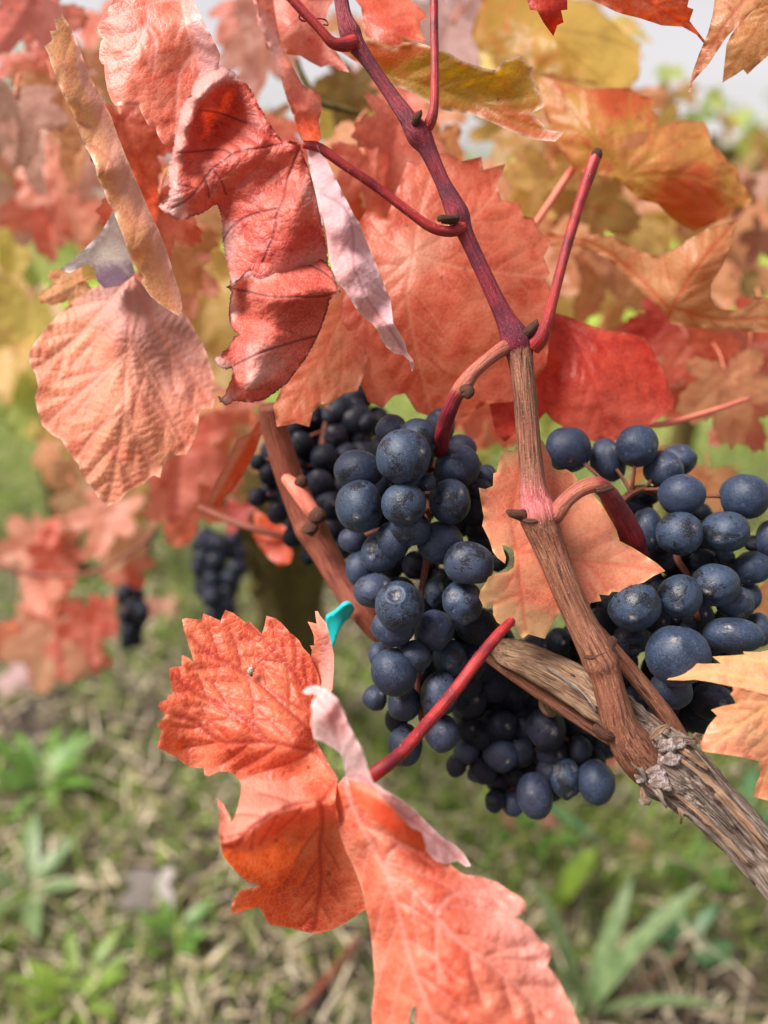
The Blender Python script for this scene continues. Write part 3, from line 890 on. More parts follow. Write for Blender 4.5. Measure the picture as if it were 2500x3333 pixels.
def scale_bud(pts, label=None, **k):
    tube('bud', sub(pts), bud, vine, label, seg=10, per=5, rough=.3, **k)


scale_bud([(896, 268, 203, 10), (900, 255, 202, 10), (906, 246, 202, 7), (910, 238, 202, 2)], 'dark bud in the axil of the straight red stalk', seed=1)
scale_bud([(985, 472, 202, 12), (968, 473, 201, 10), (952, 472, 201, 9), (946, 477, 201, 4)], 'stubby dark bud scar on the second node', seed=2)
scale_bud([(1138, 722, 203, 10), (1147, 712, 202, 11), (1155, 702, 202, 9), (1160, 690, 202, 2)], 'pointed dark bud beside the leafless stalk', seed=3)
scale_bud([(1128, 1112, 203, 14), (1115, 1110, 202, 11), (1103, 1107, 202, 9), (1094, 1103, 202, 3)], 'dark pointed bud on the node over the salmon leaf', seed=4)
scale_bud([(1300, 1412, 202, 15), (1312, 1400, 201, 13), (1322, 1386, 201, 11), (1329, 1378, 201, 7)], 'knobbly bud on the lowest cane node', seed=5)
scale_bud([(1318, 1590, 202, 14), (1303, 1587, 201, 13), (1290, 1576, 201, 10), (1285, 1565, 201, 5)], 'dry bud at the foot of the cane', seed=6)
tube('bark_scar', sub([(1265, 1418, 200.5, 5), (1280, 1419, 199.3, 6), (1297, 1413, 199.2, 7), (1313, 1408, 200, 8), (1325, 1410, 202, 5)]), bud, vine, 'grey leaf scar ringing the lowest node', seg=8, per=4, rough=.35, seed=8)
tube('bark_scar', sub([(1128, 1122, 202, 4), (1145, 1126, 200.6, 5), (1163, 1124, 200.4, 5), (1180, 1117, 201, 4)]), bud, vine, 'thin dark scar line under the pale pink node', seg=8, per=4, rough=.35, seed=9)
# a tendril beside the topmost node
tube('tendril', sub([(684, 58, 204, 2.2), (664, 40, 203, 2), (655, 28, 203, 2), (646, 38, 203, 2), (657, 46, 203, 2), (672, 42, 203, 1.8), (690, 40, 204, 1.8), (704, 44, 205, 1.8), (708, 54, 205, 1.6), (698, 53, 205, 1.4)]), M['peduncle'], vine, 'thin curled tendril against the pink leaf', seg=6, per=5)

def fuzz(path, n, length, seed):
    rn = np.random.default_rng(seed); c = catmull([(*P(p[0], p[1], p[2]), p[3] * p[2] / 1000 / FPX) for p in path], 8); T = np.gradient(c[:, :3], axis=0); T /= np.linalg.norm(T, axis=1)[:, None]
    i = rn.integers(0, len(c), n); r = rn.normal(size=(n, 3)); r -= T[i] * (r * T[i]).sum(1)[:, None]; r /= np.linalg.norm(r, axis=1)[:, None]
    b = c[i, :3] + r * c[i, 3:4] * .96 + T[i] * rn.uniform(-1, 1, (n, 1)) * .0006; s = np.cross(r, T[i]) * .000028
    e = b + (r + rn.normal(size=(n, 3)) * .45) * (length * rn.uniform(.4, 1.1, n))[:, None]
    o = mesh_obj('hair', np.stack([b - s, b + s, e], 1).reshape(-1, 3), np.arange(n * 3).reshape(n, 3), [M['hair']], vine, b[0], smooth=False); o['kind'] = 'stuff'


M['hair'] = (lambda t: t.finish(t.principled(Base_Color=S(226, 190, 184), Roughness=.6).outputs[0]))(NT('pale_plant_hair'))
for k, pth in enumerate([[(915, 285, 206, 12), (930, 262, 204, 12.5), (938, 225, 203, 10), (939, 150, 203, 9.3), (938, 60, 203, 9.2), (937, -40, 203, 9)], [(968, 500, 203, 11.5), (930, 490, 202, 11), (880, 455, 201, 10), (810, 402, 200, 10), (745, 358, 198, 10), (690, 320, 197, 10.5)],
                         [(1168, 728, 203, 18), (1184, 690, 201, 12), (1200, 625, 200, 11), (1225, 530, 199, 11.2), (1252, 440, 198, 12), (1275, 372, 197, 13)], [(1075, 1372, 209, 12), (1030, 1428, 205, 13.5), (980, 1495, 201, 13.5), (925, 1560, 196, 13.5), (870, 1622, 190, 14), (825, 1660, 187, 16)], [(715, 90, 203, 11.5), (690, 62, 202, 10), (655, 25, 201, 10), (610, -25, 200, 10)]]):
    fuzz(sub(pth), 420, .0008, k)
fuzz(cane_path[4:18], 900, .0007, 9); fuzz(cane_path[17:24], 420, .0007, 10)

# the old wooden arm
arm_path = [(p[0], p[1], p[2], p[3] * 1.507, 1) for p in V([(1345, 1572, 214, 42), (1390, 1612, 212, 62), (1432, 1648, 210, 74), (1480, 1682, 209, 68), (1540, 1736, 207, 58), (1610, 1808, 205, 53), (1672, 1880, 203, 52), (1750, 1985, 202, 52), (1830, 2110, 202, 54), (1880, 2200, 202, 55)])]
tube('arm', arm_path, M['bark'], vine, 'thick old vine arm in grey-brown fibrous bark', seg=72, per=16, ridges=13, ridge_amp=.03, rough=.13, seed=4)
tube('arm_spur', [(p[0], p[1], p[2], p[3] * 1.507, 1) for p in V([(1420, 1630, 217, 40), (1350, 1560, 219, 42), (1270, 1498, 222, 44), (1180, 1445, 225, 40), (1095, 1408, 228, 30), (1060, 1398, 230, 12)])], M['strip'], vine,
     'older spur in peeling tan bark passing behind the cane', seg=36, per=10, ridges=6, ridge_amp=.06, rough=.12, seed=6)
tube('cane', [(p[0], p[1], p[2], p[3] * 1.507, 1) for p in V([(1470, 1600, 215, 20), (1430, 1535, 214, 19), (1375, 1465, 214, 18), (1320, 1400, 215, 17), (1270, 1340, 220, 14)])], M['cane'], vine, 'smooth brown second cane slanting behind the main cane', seg=20, ridges=6, ridge_amp=.03, rough=.03, seed=9)
tube('cane', [(p[0], p[1], p[2], p[3] * 1.507, 1) for p in V([(1320, 1600, 222, 12), (1230, 1540, 226, 14), (1140, 1480, 229, 13), (1060, 1425, 232, 10), (1040, 1400, 233, 6)])], M['cane'], vine, 'thin red-brown cane under the peeling spur', seg=14, rough=.04, seed=12)


def bark_strip(pts, w, mat='strip', seed=0, curl=.5):
    """a peeling ribbon of bark with thickness"""
    rn = random.Random(seed); c = catmull([(p[0], p[1], p[2]) for p in V(pts)], 5); n = len(c)
    W = P(c[:, 0], c[:, 1], c[:, 2]); T = np.gradient(W, axis=0); T /= np.linalg.norm(T, axis=1)[:, None]
    side = np.cross(T, FWD); side /= np.linalg.norm(side, axis=1)[:, None]; out = -FWD
    mm = w * 1.507 * 210 / 1000 / FPX; co = []
    for i in range(n):
        t = i / (n - 1); ww = mm * (.25 + .75 * math.sin(math.pi * min(1, t * .9 + .08)) ** .6) * (1 + .3 * rn.uniform(-1, 1))
        for j, u in enumerate((-1, -.4, .3, 1)):
            co.append(W[i] + side[i] * u * ww * .5 + out * (curl * ww * .5 * u * u + rn.uniform(-.03, .03) * ww))
        for j, u in enumerate((1, .3, -.4, -1)):
            co.append(W[i] + side[i] * u * ww * .5 + out * (curl * ww * .5 * u * u) + FWD * .0004)
    f = []
    for i in range(n - 1):
        for j in range(8):
            a = i * 8 + j; b = i * 8 + (j + 1) % 8; f.append((a, b, b + 8, a + 8))
    f.append(tuple(range(7, -1, -1))); f.append(tuple((n - 1) * 8 + j for j in range(8)))
    co = np.array(co); tuv = np.stack([np.tile(np.arange(8) * mm * 300, n), np.full(len(co), seed * 9.0), np.repeat(np.arange(n) * 2.0, 8)], 1)
    return mesh_obj('bark_strip', co, f, [M[mat]], vine, co[0], dict(tuv=tuv, wood=np.ones(len(co))))


for k, (pts, w, m) in enumerate([
    ([(1262, 1455, 217), (1300, 1500, 215), (1345, 1560, 212), (1385, 1600, 208)], 20, 'strip'), ([(1150, 1432, 221), (1230, 1470, 218), (1310, 1530, 214)], 26, 'strip'),
    ([(1090, 1405, 224), (1160, 1425, 221), (1240, 1462, 218)], 22, 'strip'), ([(1335, 1490, 215), (1390, 1540, 212), (1440, 1590, 208), (1480, 1620, 207)], 22, 'bark'),
    ([(1420, 1570, 206), (1460, 1590, 203), (1500, 1600, 202), (1512, 1585, 200)], 18, 'bark'), ([(1500, 1585, 199), (1512, 1600, 200), (1520, 1625, 200)], 12, 'strip'),
    ([(1350, 1620, 203), (1375, 1650, 201), (1400, 1690, 201)], 14, 'bark'), ([(1470, 1640, 199), (1540, 1695, 198), (1600, 1760, 197), (1660, 1830, 196)], 14, 'strip'),
    ([(1500, 1620, 203), (1560, 1690, 202), (1610, 1745, 201), (1670, 1815, 200)], 11, 'bark'), ([(1440, 1700, 201), (1500, 1748, 200), (1560, 1805, 199), (1620, 1870, 199)], 12, 'strip'),
    ([(1395, 1690, 202), (1420, 1710, 200), (1440, 1745, 200)], 11, 'bark'), ([(1480, 1680, 196), (1540, 1735, 196), (1590, 1790, 196)], 9, 'bark'),
    ([(1450, 1600, 203), (1480, 1625, 201), (1515, 1650, 201), (1530, 1662, 201)], 14, 'strip'), ([(1400, 1600, 203), (1425, 1575, 202), (1450, 1565, 203)], 12, 'strip'),
    ([(1520, 1680, 199), (1590, 1750, 198), (1650, 1815, 197)], 9, 'strip'), ([(1430, 1715, 203), (1490, 1760, 202), (1550, 1815, 202), (1630, 1910, 201)], 10, 'bark'),
    ([(1385, 1700, 203), (1390, 1725, 202), (1402, 1735, 202)], 10, 'strip'), ([(1465, 1745, 196), (1472, 1760, 195), (1470, 1780, 197)], 7, 'strip'),
    ([(1500, 1705, 197), (1570, 1775, 197), (1630, 1840, 197)], 8, 'bark'), ([(1310, 1580, 205), (1325, 1600, 203), (1350, 1635, 203)], 10, 'bark'),
    ([(1545, 1715, 197), (1600, 1775, 197), (1665, 1855, 196)], 7, 'strip'), ([(1180, 1440, 219), (1250, 1490, 216), (1290, 1540, 214)], 12, 'bark')]):
    bark_strip(pts, w, m, k)


def lump(px, py, d, r, seed, sq=(1, 1, 1)):
    bm = bmesh.new(); bmesh.ops.create_icosphere(bm, subdivisions=3, radius=1)
    co = np.array([v.co for v in bm.verts]); f = [tuple(v.index for v in q.verts) for q in bm.faces]; bm.free()
    co = co * (1 + .7 * fbm(co[:, 0] * 2 + seed * 3, co[:, 1] * 2 + co[:, 2] * 1.7, seed, 3))[:, None] * np.array(sq)
    k = r * d / 1000 / FPX; c = P(px, py, d)
    return mesh_obj('mildew_crust', c + (co * k) @ np.array([RIGHT, UP, -FWD]), f, [M['crust']], vine, c)


for k, (x, y, d, r) in enumerate([(1395, 1640, 202, 30), (1418, 1668, 200, 26), (1440, 1612, 200, 22), (1450, 1640, 198, 20), (1388, 1678, 202, 18), (1425, 1690, 199, 20), (1405, 1612, 202, 16), (1470, 1606, 200, 16), (1376, 1652, 203, 14), (1440, 1700, 198, 12), (1395, 1730, 202, 13)]):
    q = V([(x, y)])[0]; lump(q[0], q[1], d + 1.2, r * 1.15, k, (1.3, .9, .45))

# ------------------------------------------------------------------ hero leaves
RED_V = S(150, 40, 40)
m_coral = hero_mat('coral_leaf', 'coral', vein=S(166, 46, 42), vein_amt=.7, net=S(240, 150, 118), net_amt=.4, edge=S(232, 150, 120), edge_amt=.35, pale=S(238, 158, 138), spots=.13, trans=.46, relief=1.5)
m_wool = hero_mat('woolly_leaf_underside', 'wool', vein=S(190, 92, 100), vein_amt=.55, net=S(244, 214, 214), net_amt=.3, edge=S(232, 204, 200), pale=S(226, 190, 192), edge_amt=.6, spots=.03, rough=.8, sheen=.5, trans=.3, relief=.7)
m_orange = hero_mat('glowing_orange_leaf', 'redorange', vein=S(200, 60, 50), net=S(236, 130, 96), net_amt=.15, spots=.05, trans=.45, relief=.5)
att = H2([(1195, 372)])[0]
p1 = patch(H1([(1590, 1545), (1500, 1400), (1440, 1290), (1400, 1230), (1372, 1100), (1372, 960), (1440, 800), (1440, 740), (1420, 640), (1380, 560), (1350, 480), (1290, 420), (1260, 360), (1210, 310), (1180, 290), (1100, 200), (1050, 165), (975, 143), (958, 230), (935, 302),
                (880, 240), (832, 195), (800, 205), (740, 160), (690, 120), (620, 93), (592, 150), (580, 187), (500, 150), (430, 123), (415, 180), (380, 175), (280, 165), (246, 175), (262, 270), (298, 380), (330, 480), (348, 545), (300, 505), (243, 483), (243, 540), (244, 582), (180, 582), (133, 600),
                (135, 660), (150, 740), (167, 824), (125, 830), (118, 865), (60, 890), (36, 920), (60, 960), (103, 1005), (60, 1050), (33, 1082), (40, 1110), (65, 1130), (58, 1180), (40, 1240), (28, 1282), (120, 1330), (200, 1370), (270, 1430), (310, 1450), (432, 1460), (440, 1520), (480, 1530), (560, 1490), (640, 1490), (700, 1520), (740, 1560), (758, 1600)])
           + H2([(350, 500), (330, 600), (300, 690), (272, 742), (268, 700), (240, 640), (200, 570), (148, 520), (160, 600), (175, 690), (165, 800), (180, 950), (210, 1040), (280, 1120), (340, 1190), (420, 1250), (512, 1276), (460, 1302), (400, 1310), (350, 1320), (300, 1390), (278, 1440), (272, 1512), (310, 1520), (400, 1490), (500, 1470), (526, 1472),
                 (560, 1550), (600, 1620), (700, 1632), (800, 1650), (950, 1692), (1050, 1690), (1150, 1660), (1250, 1610), (1350, 1540), (1440, 1485), (1400, 1350), (1340, 1150), (1280, 980), (1240, 850), (1200, 700), (1170, 560), (1180, 430)]),
           H2([(1190, 373, 186), (1000, 545, 182), (700, 620, 178), (520, 740, 176), (400, 850, 176), (210, 950, 177), (380, 400, 197), (800, 400, 195), (1050, 450, 189), (600, 500, 188), (300, 1150, 192), (700, 1000, 196), (1050, 800, 194), (700, 800, 187), (1000, 1690, 210), (600, 1600, 204), (280, 1510, 194), (1430, 1490, 198), (1240, 900, 193), (150, 525, 188), (1340, 1150, 196), (1000, 1300, 204), (280, 740, 182)])
           + H1([(30, 1280, 194), (300, 1450, 199), (38, 920, 195), (135, 600, 201), (248, 180, 208), (620, 95, 210), (975, 145, 209), (1290, 420, 205), (1440, 740, 204), (1400, 1230, 196), (800, 700, 203), (700, 1240, 195), (1200, 1280, 191)]),
           mains=[H1([(1590, 1545), (1500, 1420), (1420, 1325), (1250, 1285), (1000, 1240), (700, 1240), (550, 1215), (350, 1060), (200, 1010)]), H1([(1440, 1300), (1370, 1150), (1150, 950), (900, 720), (700, 590), (500, 480), (330, 330)]),
                  H2([(1190, 372), (1120, 450), (1045, 550), (850, 570), (650, 650), (450, 780), (320, 930), (200, 940)]), H2([(1045, 550), (1060, 750), (1035, 950), (1050, 1200), (1020, 1450), (990, 1660)]), H1([(1440, 1300), (1400, 1000), (1250, 680), (1080, 500), (940, 350), (830, 230)]), H1([(1000, 1240), (820, 1050), (500, 880), (300, 760), (170, 650)])],
           pale=H2([(600, 480, 1.0), (450, 560, 1.0), (850, 470, .75), (300, 850, .55), (1100, 480, .1), (700, 800, 0), (700, 1100, 0), (1000, 900, 0), (900, 1500, 0), (700, 250, .0), (300, 150, 0), (250, 980, .3), (1000, 600, .2), (550, 690, .7)]) + H1([(600, 300, .25), (900, 700, .12), (300, 800, .2), (1100, 1100, .1), (60, 950, .3), (700, 150, .35), (150, 1250, .1)]),  # paler above the ridge: sheen of the upturned blade put into the colour
           vw=8, ridge=.5, rough=.9, seed=11, gap=95, quilt=.8, side_len=.42, ladder=26, rib=.22, step=5.5, side_amt=.75)
p2 = patch(H3([(222, 235), (170, 300), (130, 345), (150, 420), (190, 560), (230, 680), (290, 800), (330, 930), (365, 1080), (390, 1250), (405, 1450), (398, 1580), (385, 1650), (395, 1800), (1660, 1800), (1620, 1690), (1570, 1580), (1510, 1460), (1440, 1368), (1450, 1340), (1467, 1310), (1465, 1280), (1440, 1245), (1400, 1220), (1340, 1140), (1250, 1078), (1290, 1050),
                (1312, 1025), (1308, 985), (1280, 955), (1230, 930), (1140, 870), (1040, 835), (940, 822), (880, 780), (800, 700), (720, 650), (600, 560), (450, 430), (350, 300)]),
           H3([(222, 235, 186), (480, 850, 172), (640, 1450, 164), (150, 420, 192), (290, 800, 188), (390, 1250, 182), (398, 1750, 176), (215, 330, 185), (350, 600, 178), (540, 1000, 170), (690, 1650, 162), (940, 820, 178), (1310, 1000, 174), (1000, 1200, 166), (1640, 1750, 164), (1250, 1080, 171), (1465, 1290, 170), (700, 650, 181), (800, 1000, 168), (1000, 1600, 160), (350, 1000, 180)]),
           mains=[H3([(222, 235), (280, 430), (380, 630), (490, 840), (530, 980), (590, 1220), (650, 1420), (720, 1600), (780, 1800)]), H3([(490, 830), (620, 910), (760, 1060), (900, 1220), (1060, 1330), (1240, 1480), (1420, 1650)]), H3([(760, 1060), (850, 960), (950, 930), (1080, 950), (1200, 960)]), H3([(1060, 1330), (1180, 1280), (1320, 1260)]), H3([(490, 830), (480, 740), (530, 660), (640, 620)])],
           pale=H3([(1000, 1050, .55), (1250, 1000, .75), (1200, 1350, .55), (1400, 1300, .75), (500, 500, 0), (350, 900, .05), (450, 1400, .1), (700, 1500, .1), (900, 1600, .25), (1300, 1650, .45), (700, 1000, .3), (650, 750, .25), (1600, 1700, .6)]),
           vw=8, ridge=.5, rough=1.0, seed=12, gap=130, quilt=1.0, side_len=.4, edge_w=8, ladder=34, rib=.3, side_amt=.7, holes=[H3([(612, 1660), (628, 1615), (655, 1600), (648, 1680), (655, 1760), (640, 1800), (612, 1760)])])
p3 = patch(H1([(1283, 800), (1330, 762), (1400, 745), (1470, 770), (1530, 810), (1590, 860), (1640, 960), (1670, 1060)]) + H2([(1400, 100), (1432, 190), (1450, 260), (1500, 390), (1590, 450)]) + H3([(450, 310), (560, 368), (640, 430), (720, 510), (800, 590), (880, 640), (940, 695), (982, 772), (950, 776), (905, 742), (870, 748), (830, 762), (770, 742), (720, 690), (690, 640), (600, 560), (480, 520), (400, 470), (330, 400), (280, 330), (235, 270)])
           + H2([(1240, 200), (1215, 140), (1150, 90), (1070, 40), (1000, 15)]) + H1([(1420, 1232), (1382, 1200), (1368, 1100), (1372, 980), (1362, 920), (1382, 870), (1420, 842), (1380, 815), (1320, 825)]),
           H1([(1300, 800, 176), (1450, 850, 169), (1380, 1150, 174), (1600, 1000, 168), (1500, 1000, 166)]) + H3([(240, 60, 170), (270, 100, 170), (228, 240, 181), (350, 250, 172), (500, 430, 171), (700, 600, 176), (980, 770, 180), (640, 430, 178), (880, 660, 182), (800, 690, 177)]),
           mains=[H3([(228, 240), (330, 240), (460, 380), (600, 480), (760, 600), (950, 760)]), H1([(1590, 1540), (1600, 1250), (1520, 1000), (1400, 860)])], pale=None, vw=7, ridge=.4, rough=.8, seed=13, gap=60, facing=False, quilt=.5)
p4 = patch(H3([(240, 255), (330, 262), (420, 320), (520, 430), (620, 540), (690, 570), (714, 660), (700, 690), (640, 668), (540, 610), (420, 520), (330, 420), (270, 330)]),
           H3([(240, 255, 180), (420, 320, 169), (620, 540, 168.5), (714, 660, 173), (640, 668, 170), (420, 520, 168), (300, 360, 173)]), mains=[], rough=.5, seed=14, pale=H3([(240, 255, .6), (330, 300, .8), (480, 430, .3), (640, 600, 0), (700, 670, 0)]))
p5 = patch(H1([(1395, 105), (1418, 103), (1440, 145), (1490, 205), (1530, 350), (1558, 480), (1558, 600), (1545, 780), (1525, 815), (1480, 805), (1440, 740), (1418, 640), (1378, 570), (1360, 500), (1368, 440), (1350, 400), (1388, 400), (1385, 320), (1360, 250), (1330, 193), (1410, 214), (1402, 165)]),
           H1([(1400, 110, 206), (1540, 400, 200), (1540, 790, 198), (1440, 700, 205), (1360, 420, 206), (1340, 200, 206), (1450, 300, 200)]), mains=[H1([(1530, 800), (1500, 550), (1450, 300), (1405, 115)])], rough=.5, seed=15, gap=50, vw=5, pale=H1([(1400, 110, .5), (1540, 500, .8), (1480, 750, .7), (1370, 420, .3), (1380, 250, .1), (1460, 400, .6)]))
m_coral2 = hero_mat('coral_leaf_blade', 'coralpink', vein=S(234, 158, 146), vein_amt=.7, net=S(248, 176, 150), net_amt=.28, edge=S(236, 160, 132), edge_amt=.4, pale=S(244, 170, 160), spots=.12, trans=.44, relief=1.5)
leaf1 = leaf_obj([p1, p2, p3, p4, p5], [m_coral, m_coral2, m_wool, m_orange, m_coral2], vine, P(*att, 186), 'big coral leaf with folded woolly edge hanging below the grapes')

# the curled dry leaf
m_dry = hero_mat('dry_red_leaf', 'dryred', vein=S(92, 28, 36), vein_amt=.85, net=S(224, 110, 96), net_amt=.25, edge=S(96, 44, 36), edge_amt=.55, pale=S(216, 158, 150), spots=.1, rough=.5, trans=.3, relief=1.5, speck=.5, sheen=.1)
m_dry2 = hero_mat('dry_red_leaf_spotted', 'dryred', vein=S(74, 26, 28), vein_amt=.9, net=S(206, 100, 84), net_amt=.2, edge=S(58, 26, 20), edge_amt=.9, pale=S(218, 164, 154), spots=.1, rough=.6, trans=.25, relief=1.5, speck=.8, sheen=.1)
m_pinkwool = hero_mat('pink_dry_underside', 'wool', vein=S(150, 80, 96), vein_amt=.6, net=S(226, 188, 192), net_amt=.25, edge=S(226, 190, 190), pale=S(222, 172, 178), edge_amt=.6, spots=.03, rough=.8, sheen=.5, trans=.25, relief=.9, speck=.2)
q1 = patch(H4([(1330, 795), (1200, 780), (1150, 730), (1100, 660), (1060, 590), (1000, 490), (960, 400), (900, 310), (850, 270), (800, 220), (740, 178), (690, 158), (620, 195), (560, 222), (500, 255), (460, 310), (440, 390), (380, 460), (350, 540), (330, 620), (310, 740), (290, 840), (268, 920), (255, 1000), (243, 1050), (250, 1120), (265, 1180), (245, 1235), (200, 1285), (162, 1328),
                (200, 1370), (260, 1412), (320, 1450), (400, 1440), (460, 1410), (540, 1390), (600, 1340), (655, 1310), (680, 1380), (700, 1480), (695, 1560), (702, 1659)]) + H5([(165, 50), (165, 150), (180, 260), (200, 370), (225, 450), (228, 520), (400, 560), (700, 520), (970, 440), (958, 340)])
           + H4([(1560, 1659), (1530, 1450), (1490, 1250), (1420, 1050), (1370, 900), (1350, 830)]),
           H4([(1330, 795, 199), (1150, 735, 202), (960, 400, 203), (800, 222, 203), (690, 158, 203), (500, 258, 202), (380, 460, 202), (310, 740, 201), (247, 1050, 200), (165, 1330, 198), (720, 240, 196.5), (580, 300, 195), (480, 440, 194.5), (400, 650, 195), (350, 850, 195.5), (330, 1080, 196.5),
               (720, 420, 203.5), (600, 600, 205.5), (560, 760, 205), (850, 560, 203.5), (900, 380, 203), (450, 960, 200), (450, 1100, 200), (1000, 850, 199), (700, 960, 199), (500, 1190, 197.5), (300, 1345, 195.5), (400, 1430, 200), (620, 1310, 204), (660, 1320, 206), (720, 1550, 205), (900, 1250, 202), (1050, 1000, 202), (1220, 1150, 203), (1350, 1250, 197.5), (1450, 1250, 203), (1530, 1550, 204)]) + H5([(180, 260, 206), (300, 300, 203), (600, 300, 200), (850, 200, 204), (225, 470, 203), (700, 480, 203), (750, 100, 198)]),
           mains=[H4([(1330, 795), (1180, 815), (1000, 850), (820, 885), (700, 960), (600, 1040), (500, 1180), (400, 1280), (280, 1350)]), H4([(780, 895), (690, 860), (480, 875), (320, 890)]), H4([(1340, 850), (1250, 1080), (1200, 1280), (1150, 1400), (1130, 1520)]) , H5([(570, 60), (540, 180), (470, 350)]), H4([(1160, 1350), (980, 1390), (820, 1470), (740, 1550), (705, 1620)]),
                  H4([(1370, 880), (1440, 1080), (1480, 1250), (1530, 1500)]) , H4([(1000, 660), (850, 620), (720, 570), (600, 540), (510, 535)]), H4([(550, 1090), (580, 1180), (590, 1260)]), H4([(500, 1190), (420, 1170), (340, 1150)]), H4([(620, 1030), (690, 1120), (730, 1230)])],
           pale=H4([(450, 420, 1), (560, 300, 1), (700, 220, .9), (360, 650, .9), (300, 900, .75), (280, 1200, .85), (330, 1310, .9), (500, 620, .2), (620, 480, .1), (800, 400, 0), (900, 550, 0), (600, 750, 0), (700, 1150, .05), (550, 1350, .05), (450, 1000, .25), (1000, 770, .15), (950, 1000, .1), (1150, 1150, .1), (800, 1300, .4), (740, 1500, .6), (1050, 1500, .05), (1350, 1200, .6), (1430, 1400, .4), (1250, 900, .1), (1300, 1600, .35), (820, 300, .5)]) + H5([(200, 250, .75), (300, 350, .4), (600, 330, .5), (450, 100, .1), (800, 100, .35), (930, 300, .6), (300, 60, .4)]),
           vw=3.4, ridge=.6, rough=1.8, seed=21, gap=62, quilt=.5, step=4.6, side_amt=.4, ladder=22, rib=.12, edge_w=5, jag=2.5)
q2 = patch(H5([(198, 532), (260, 500), (310, 460), (350, 412), (420, 376), (450, 358), (500, 375), (550, 386), (620, 372), (715, 346), (690, 312), (740, 290), (800, 284), (870, 310), (950, 355), (990, 420), (1012, 480), (1052, 572), (1000, 602), (965, 640), (950, 720), (920, 800), (882, 900), (840, 980), (790, 1070), (720, 1160), (660, 1250), (560, 1322), (480, 1376), (400, 1396), (320, 1390), (250, 1388), (200, 1422), (152, 1392), (134, 1345),
                (165, 1365), (192, 1330), (200, 1300), (230, 1240), (245, 1190), (238, 1140), (195, 1150), (140, 1130), (108, 1080), (120, 1055), (162, 1040), (155, 1025), (200, 1000), (240, 940), (260, 905), (290, 890), (245, 850), (222, 800), (218, 700), (228, 620), (235, 568)]),
           H5([(200, 532, 197), (520, 610, 195), (800, 608, 195), (1040, 575, 198), (450, 370, 203), (700, 320, 204), (950, 370, 204), (650, 470, 200), (400, 480, 200), (600, 800, 199), (900, 700, 205), (880, 900, 206), (700, 1150, 204), (480, 1360, 202), (300, 1360, 198), (160, 1390, 197), (120, 1080, 196), (230, 930, 203), (310, 830, 206), (230, 680, 207), (280, 620, 203), (420, 950, 197), (500, 1100, 199), (300, 1150, 198), (400, 1250, 196)]),
           mains=[H5([(1045, 575), (900, 606), (700, 610), (520, 605), (350, 570), (205, 535)]), H5([(880, 898), (700, 945), (500, 1010), (380, 1060), (260, 1120)]), H5([(1035, 570), (1000, 490), (900, 410), (760, 350)])],
           pale=H5([(400, 480, .6), (560, 400, .7), (700, 350, .1), (850, 450, 0), (650, 540, .15), (350, 540, .05), (600, 700, .3), (800, 700, .35), (400, 950, .5), (350, 1000, .5), (450, 1080, .6), (700, 1000, .35), (600, 1150, .5), (300, 820, 0), (250, 950, 0), (230, 640, 1), (230, 760, .95), (130, 1080, .9), (200, 1140, .9), (260, 1200, .15), (380, 1240, .8), (450, 1330, .1), (200, 1390, .8), (900, 800, .3), (750, 850, .1), (310, 880, 0), (230, 1010, 0)]),
           vw=3.2, ridge=.5, rough=2.2, seed=22, gap=55, quilt=.4, step=4.6, side_amt=.35, edge_w=5, jag=2)
q3 = patch(H4([(1400, 830), (1480, 800), (1510, 890), (1560, 940), (1620, 1060), (1659, 1140)]) + H5([(1150, 0), (1190, 60), (1240, 190), (1280, 290), (1340, 420), (1380, 540), (1420, 620), (1432, 720), (1440, 800), (1490, 880), (1530, 950), (1550, 1030), (1590, 1080), (1600, 1115), (1582, 1168), (1560, 1080), (1515, 1042), (1450, 1032), (1390, 982), (1350, 920), (1330, 870), (1290, 812), (1230, 772), (1160, 690), (1120, 620), (1080, 560), (1020, 490), (985, 400), (965, 330), (950, 200), (935, 100), (915, 0)])
           + H4([(1530, 1500), (1480, 1250), (1425, 1020)]),
           H4([(1410, 840, 199), (1480, 810, 197), (1600, 1050, 196)]) + H5([(1050, 100, 193), (950, 250, 197), (1250, 250, 200), (1140, 400, 193), (1060, 530, 197), (1240, 620, 195), (1400, 640, 202), (1200, 740, 200), (1400, 820, 198), (1350, 910, 203), (1580, 1120, 205), (1500, 1000, 203)]),
           mains=[H5([(930, -150), (1050, -80), (1120, 20), (1145, 200), (1145, 380), (1190, 480), (1240, 610), (1330, 740), (1450, 900), (1580, 1110)])], pale=H5([(1200, 720, 0), (1280, 800, 0), (1440, 980, .0), (1100, 300, .6), (1030, 350, .15), (960, 250, .4), (1300, 600, .7), (1500, 960, .6), (1050, 100, .7), (1160, 600, .6), (1380, 780, .7)]),
           vw=4, ridge=.4, rough=1.4, seed=23, gap=60, facing=False, quilt=.5, step=6)
q4 = patch(Z1([(1300, 605), (1270, 510), (1240, 430), (1210, 330), (1180, 250), (1150, 170), (1120, 100), (1105, -10), (1180, -10), (1195, 100), (1215, 190), (1260, 280), (1310, 365), (1385, 408), (1392, 470), (1378, 520), (1390, 600), (1350, 640)]),
           Z1([(1310, 610, 199), (1270, 480, 190), (1200, 250, 184), (1120, 0, 180), (1180, 0, 183), (1250, 290, 190), (1385, 415, 196), (1385, 590, 201), (1320, 480, 190)]), mains=[Z1([(1320, 610), (1300, 470), (1240, 320), (1170, 130), (1145, 0)])], pale=Z1([(1200, 250, .7), (1150, 50, .5), (1330, 500, .0), (1370, 420, 0), (1260, 340, .4), (1300, 580, .4)]), rough=1.3, seed=24, gap=60)
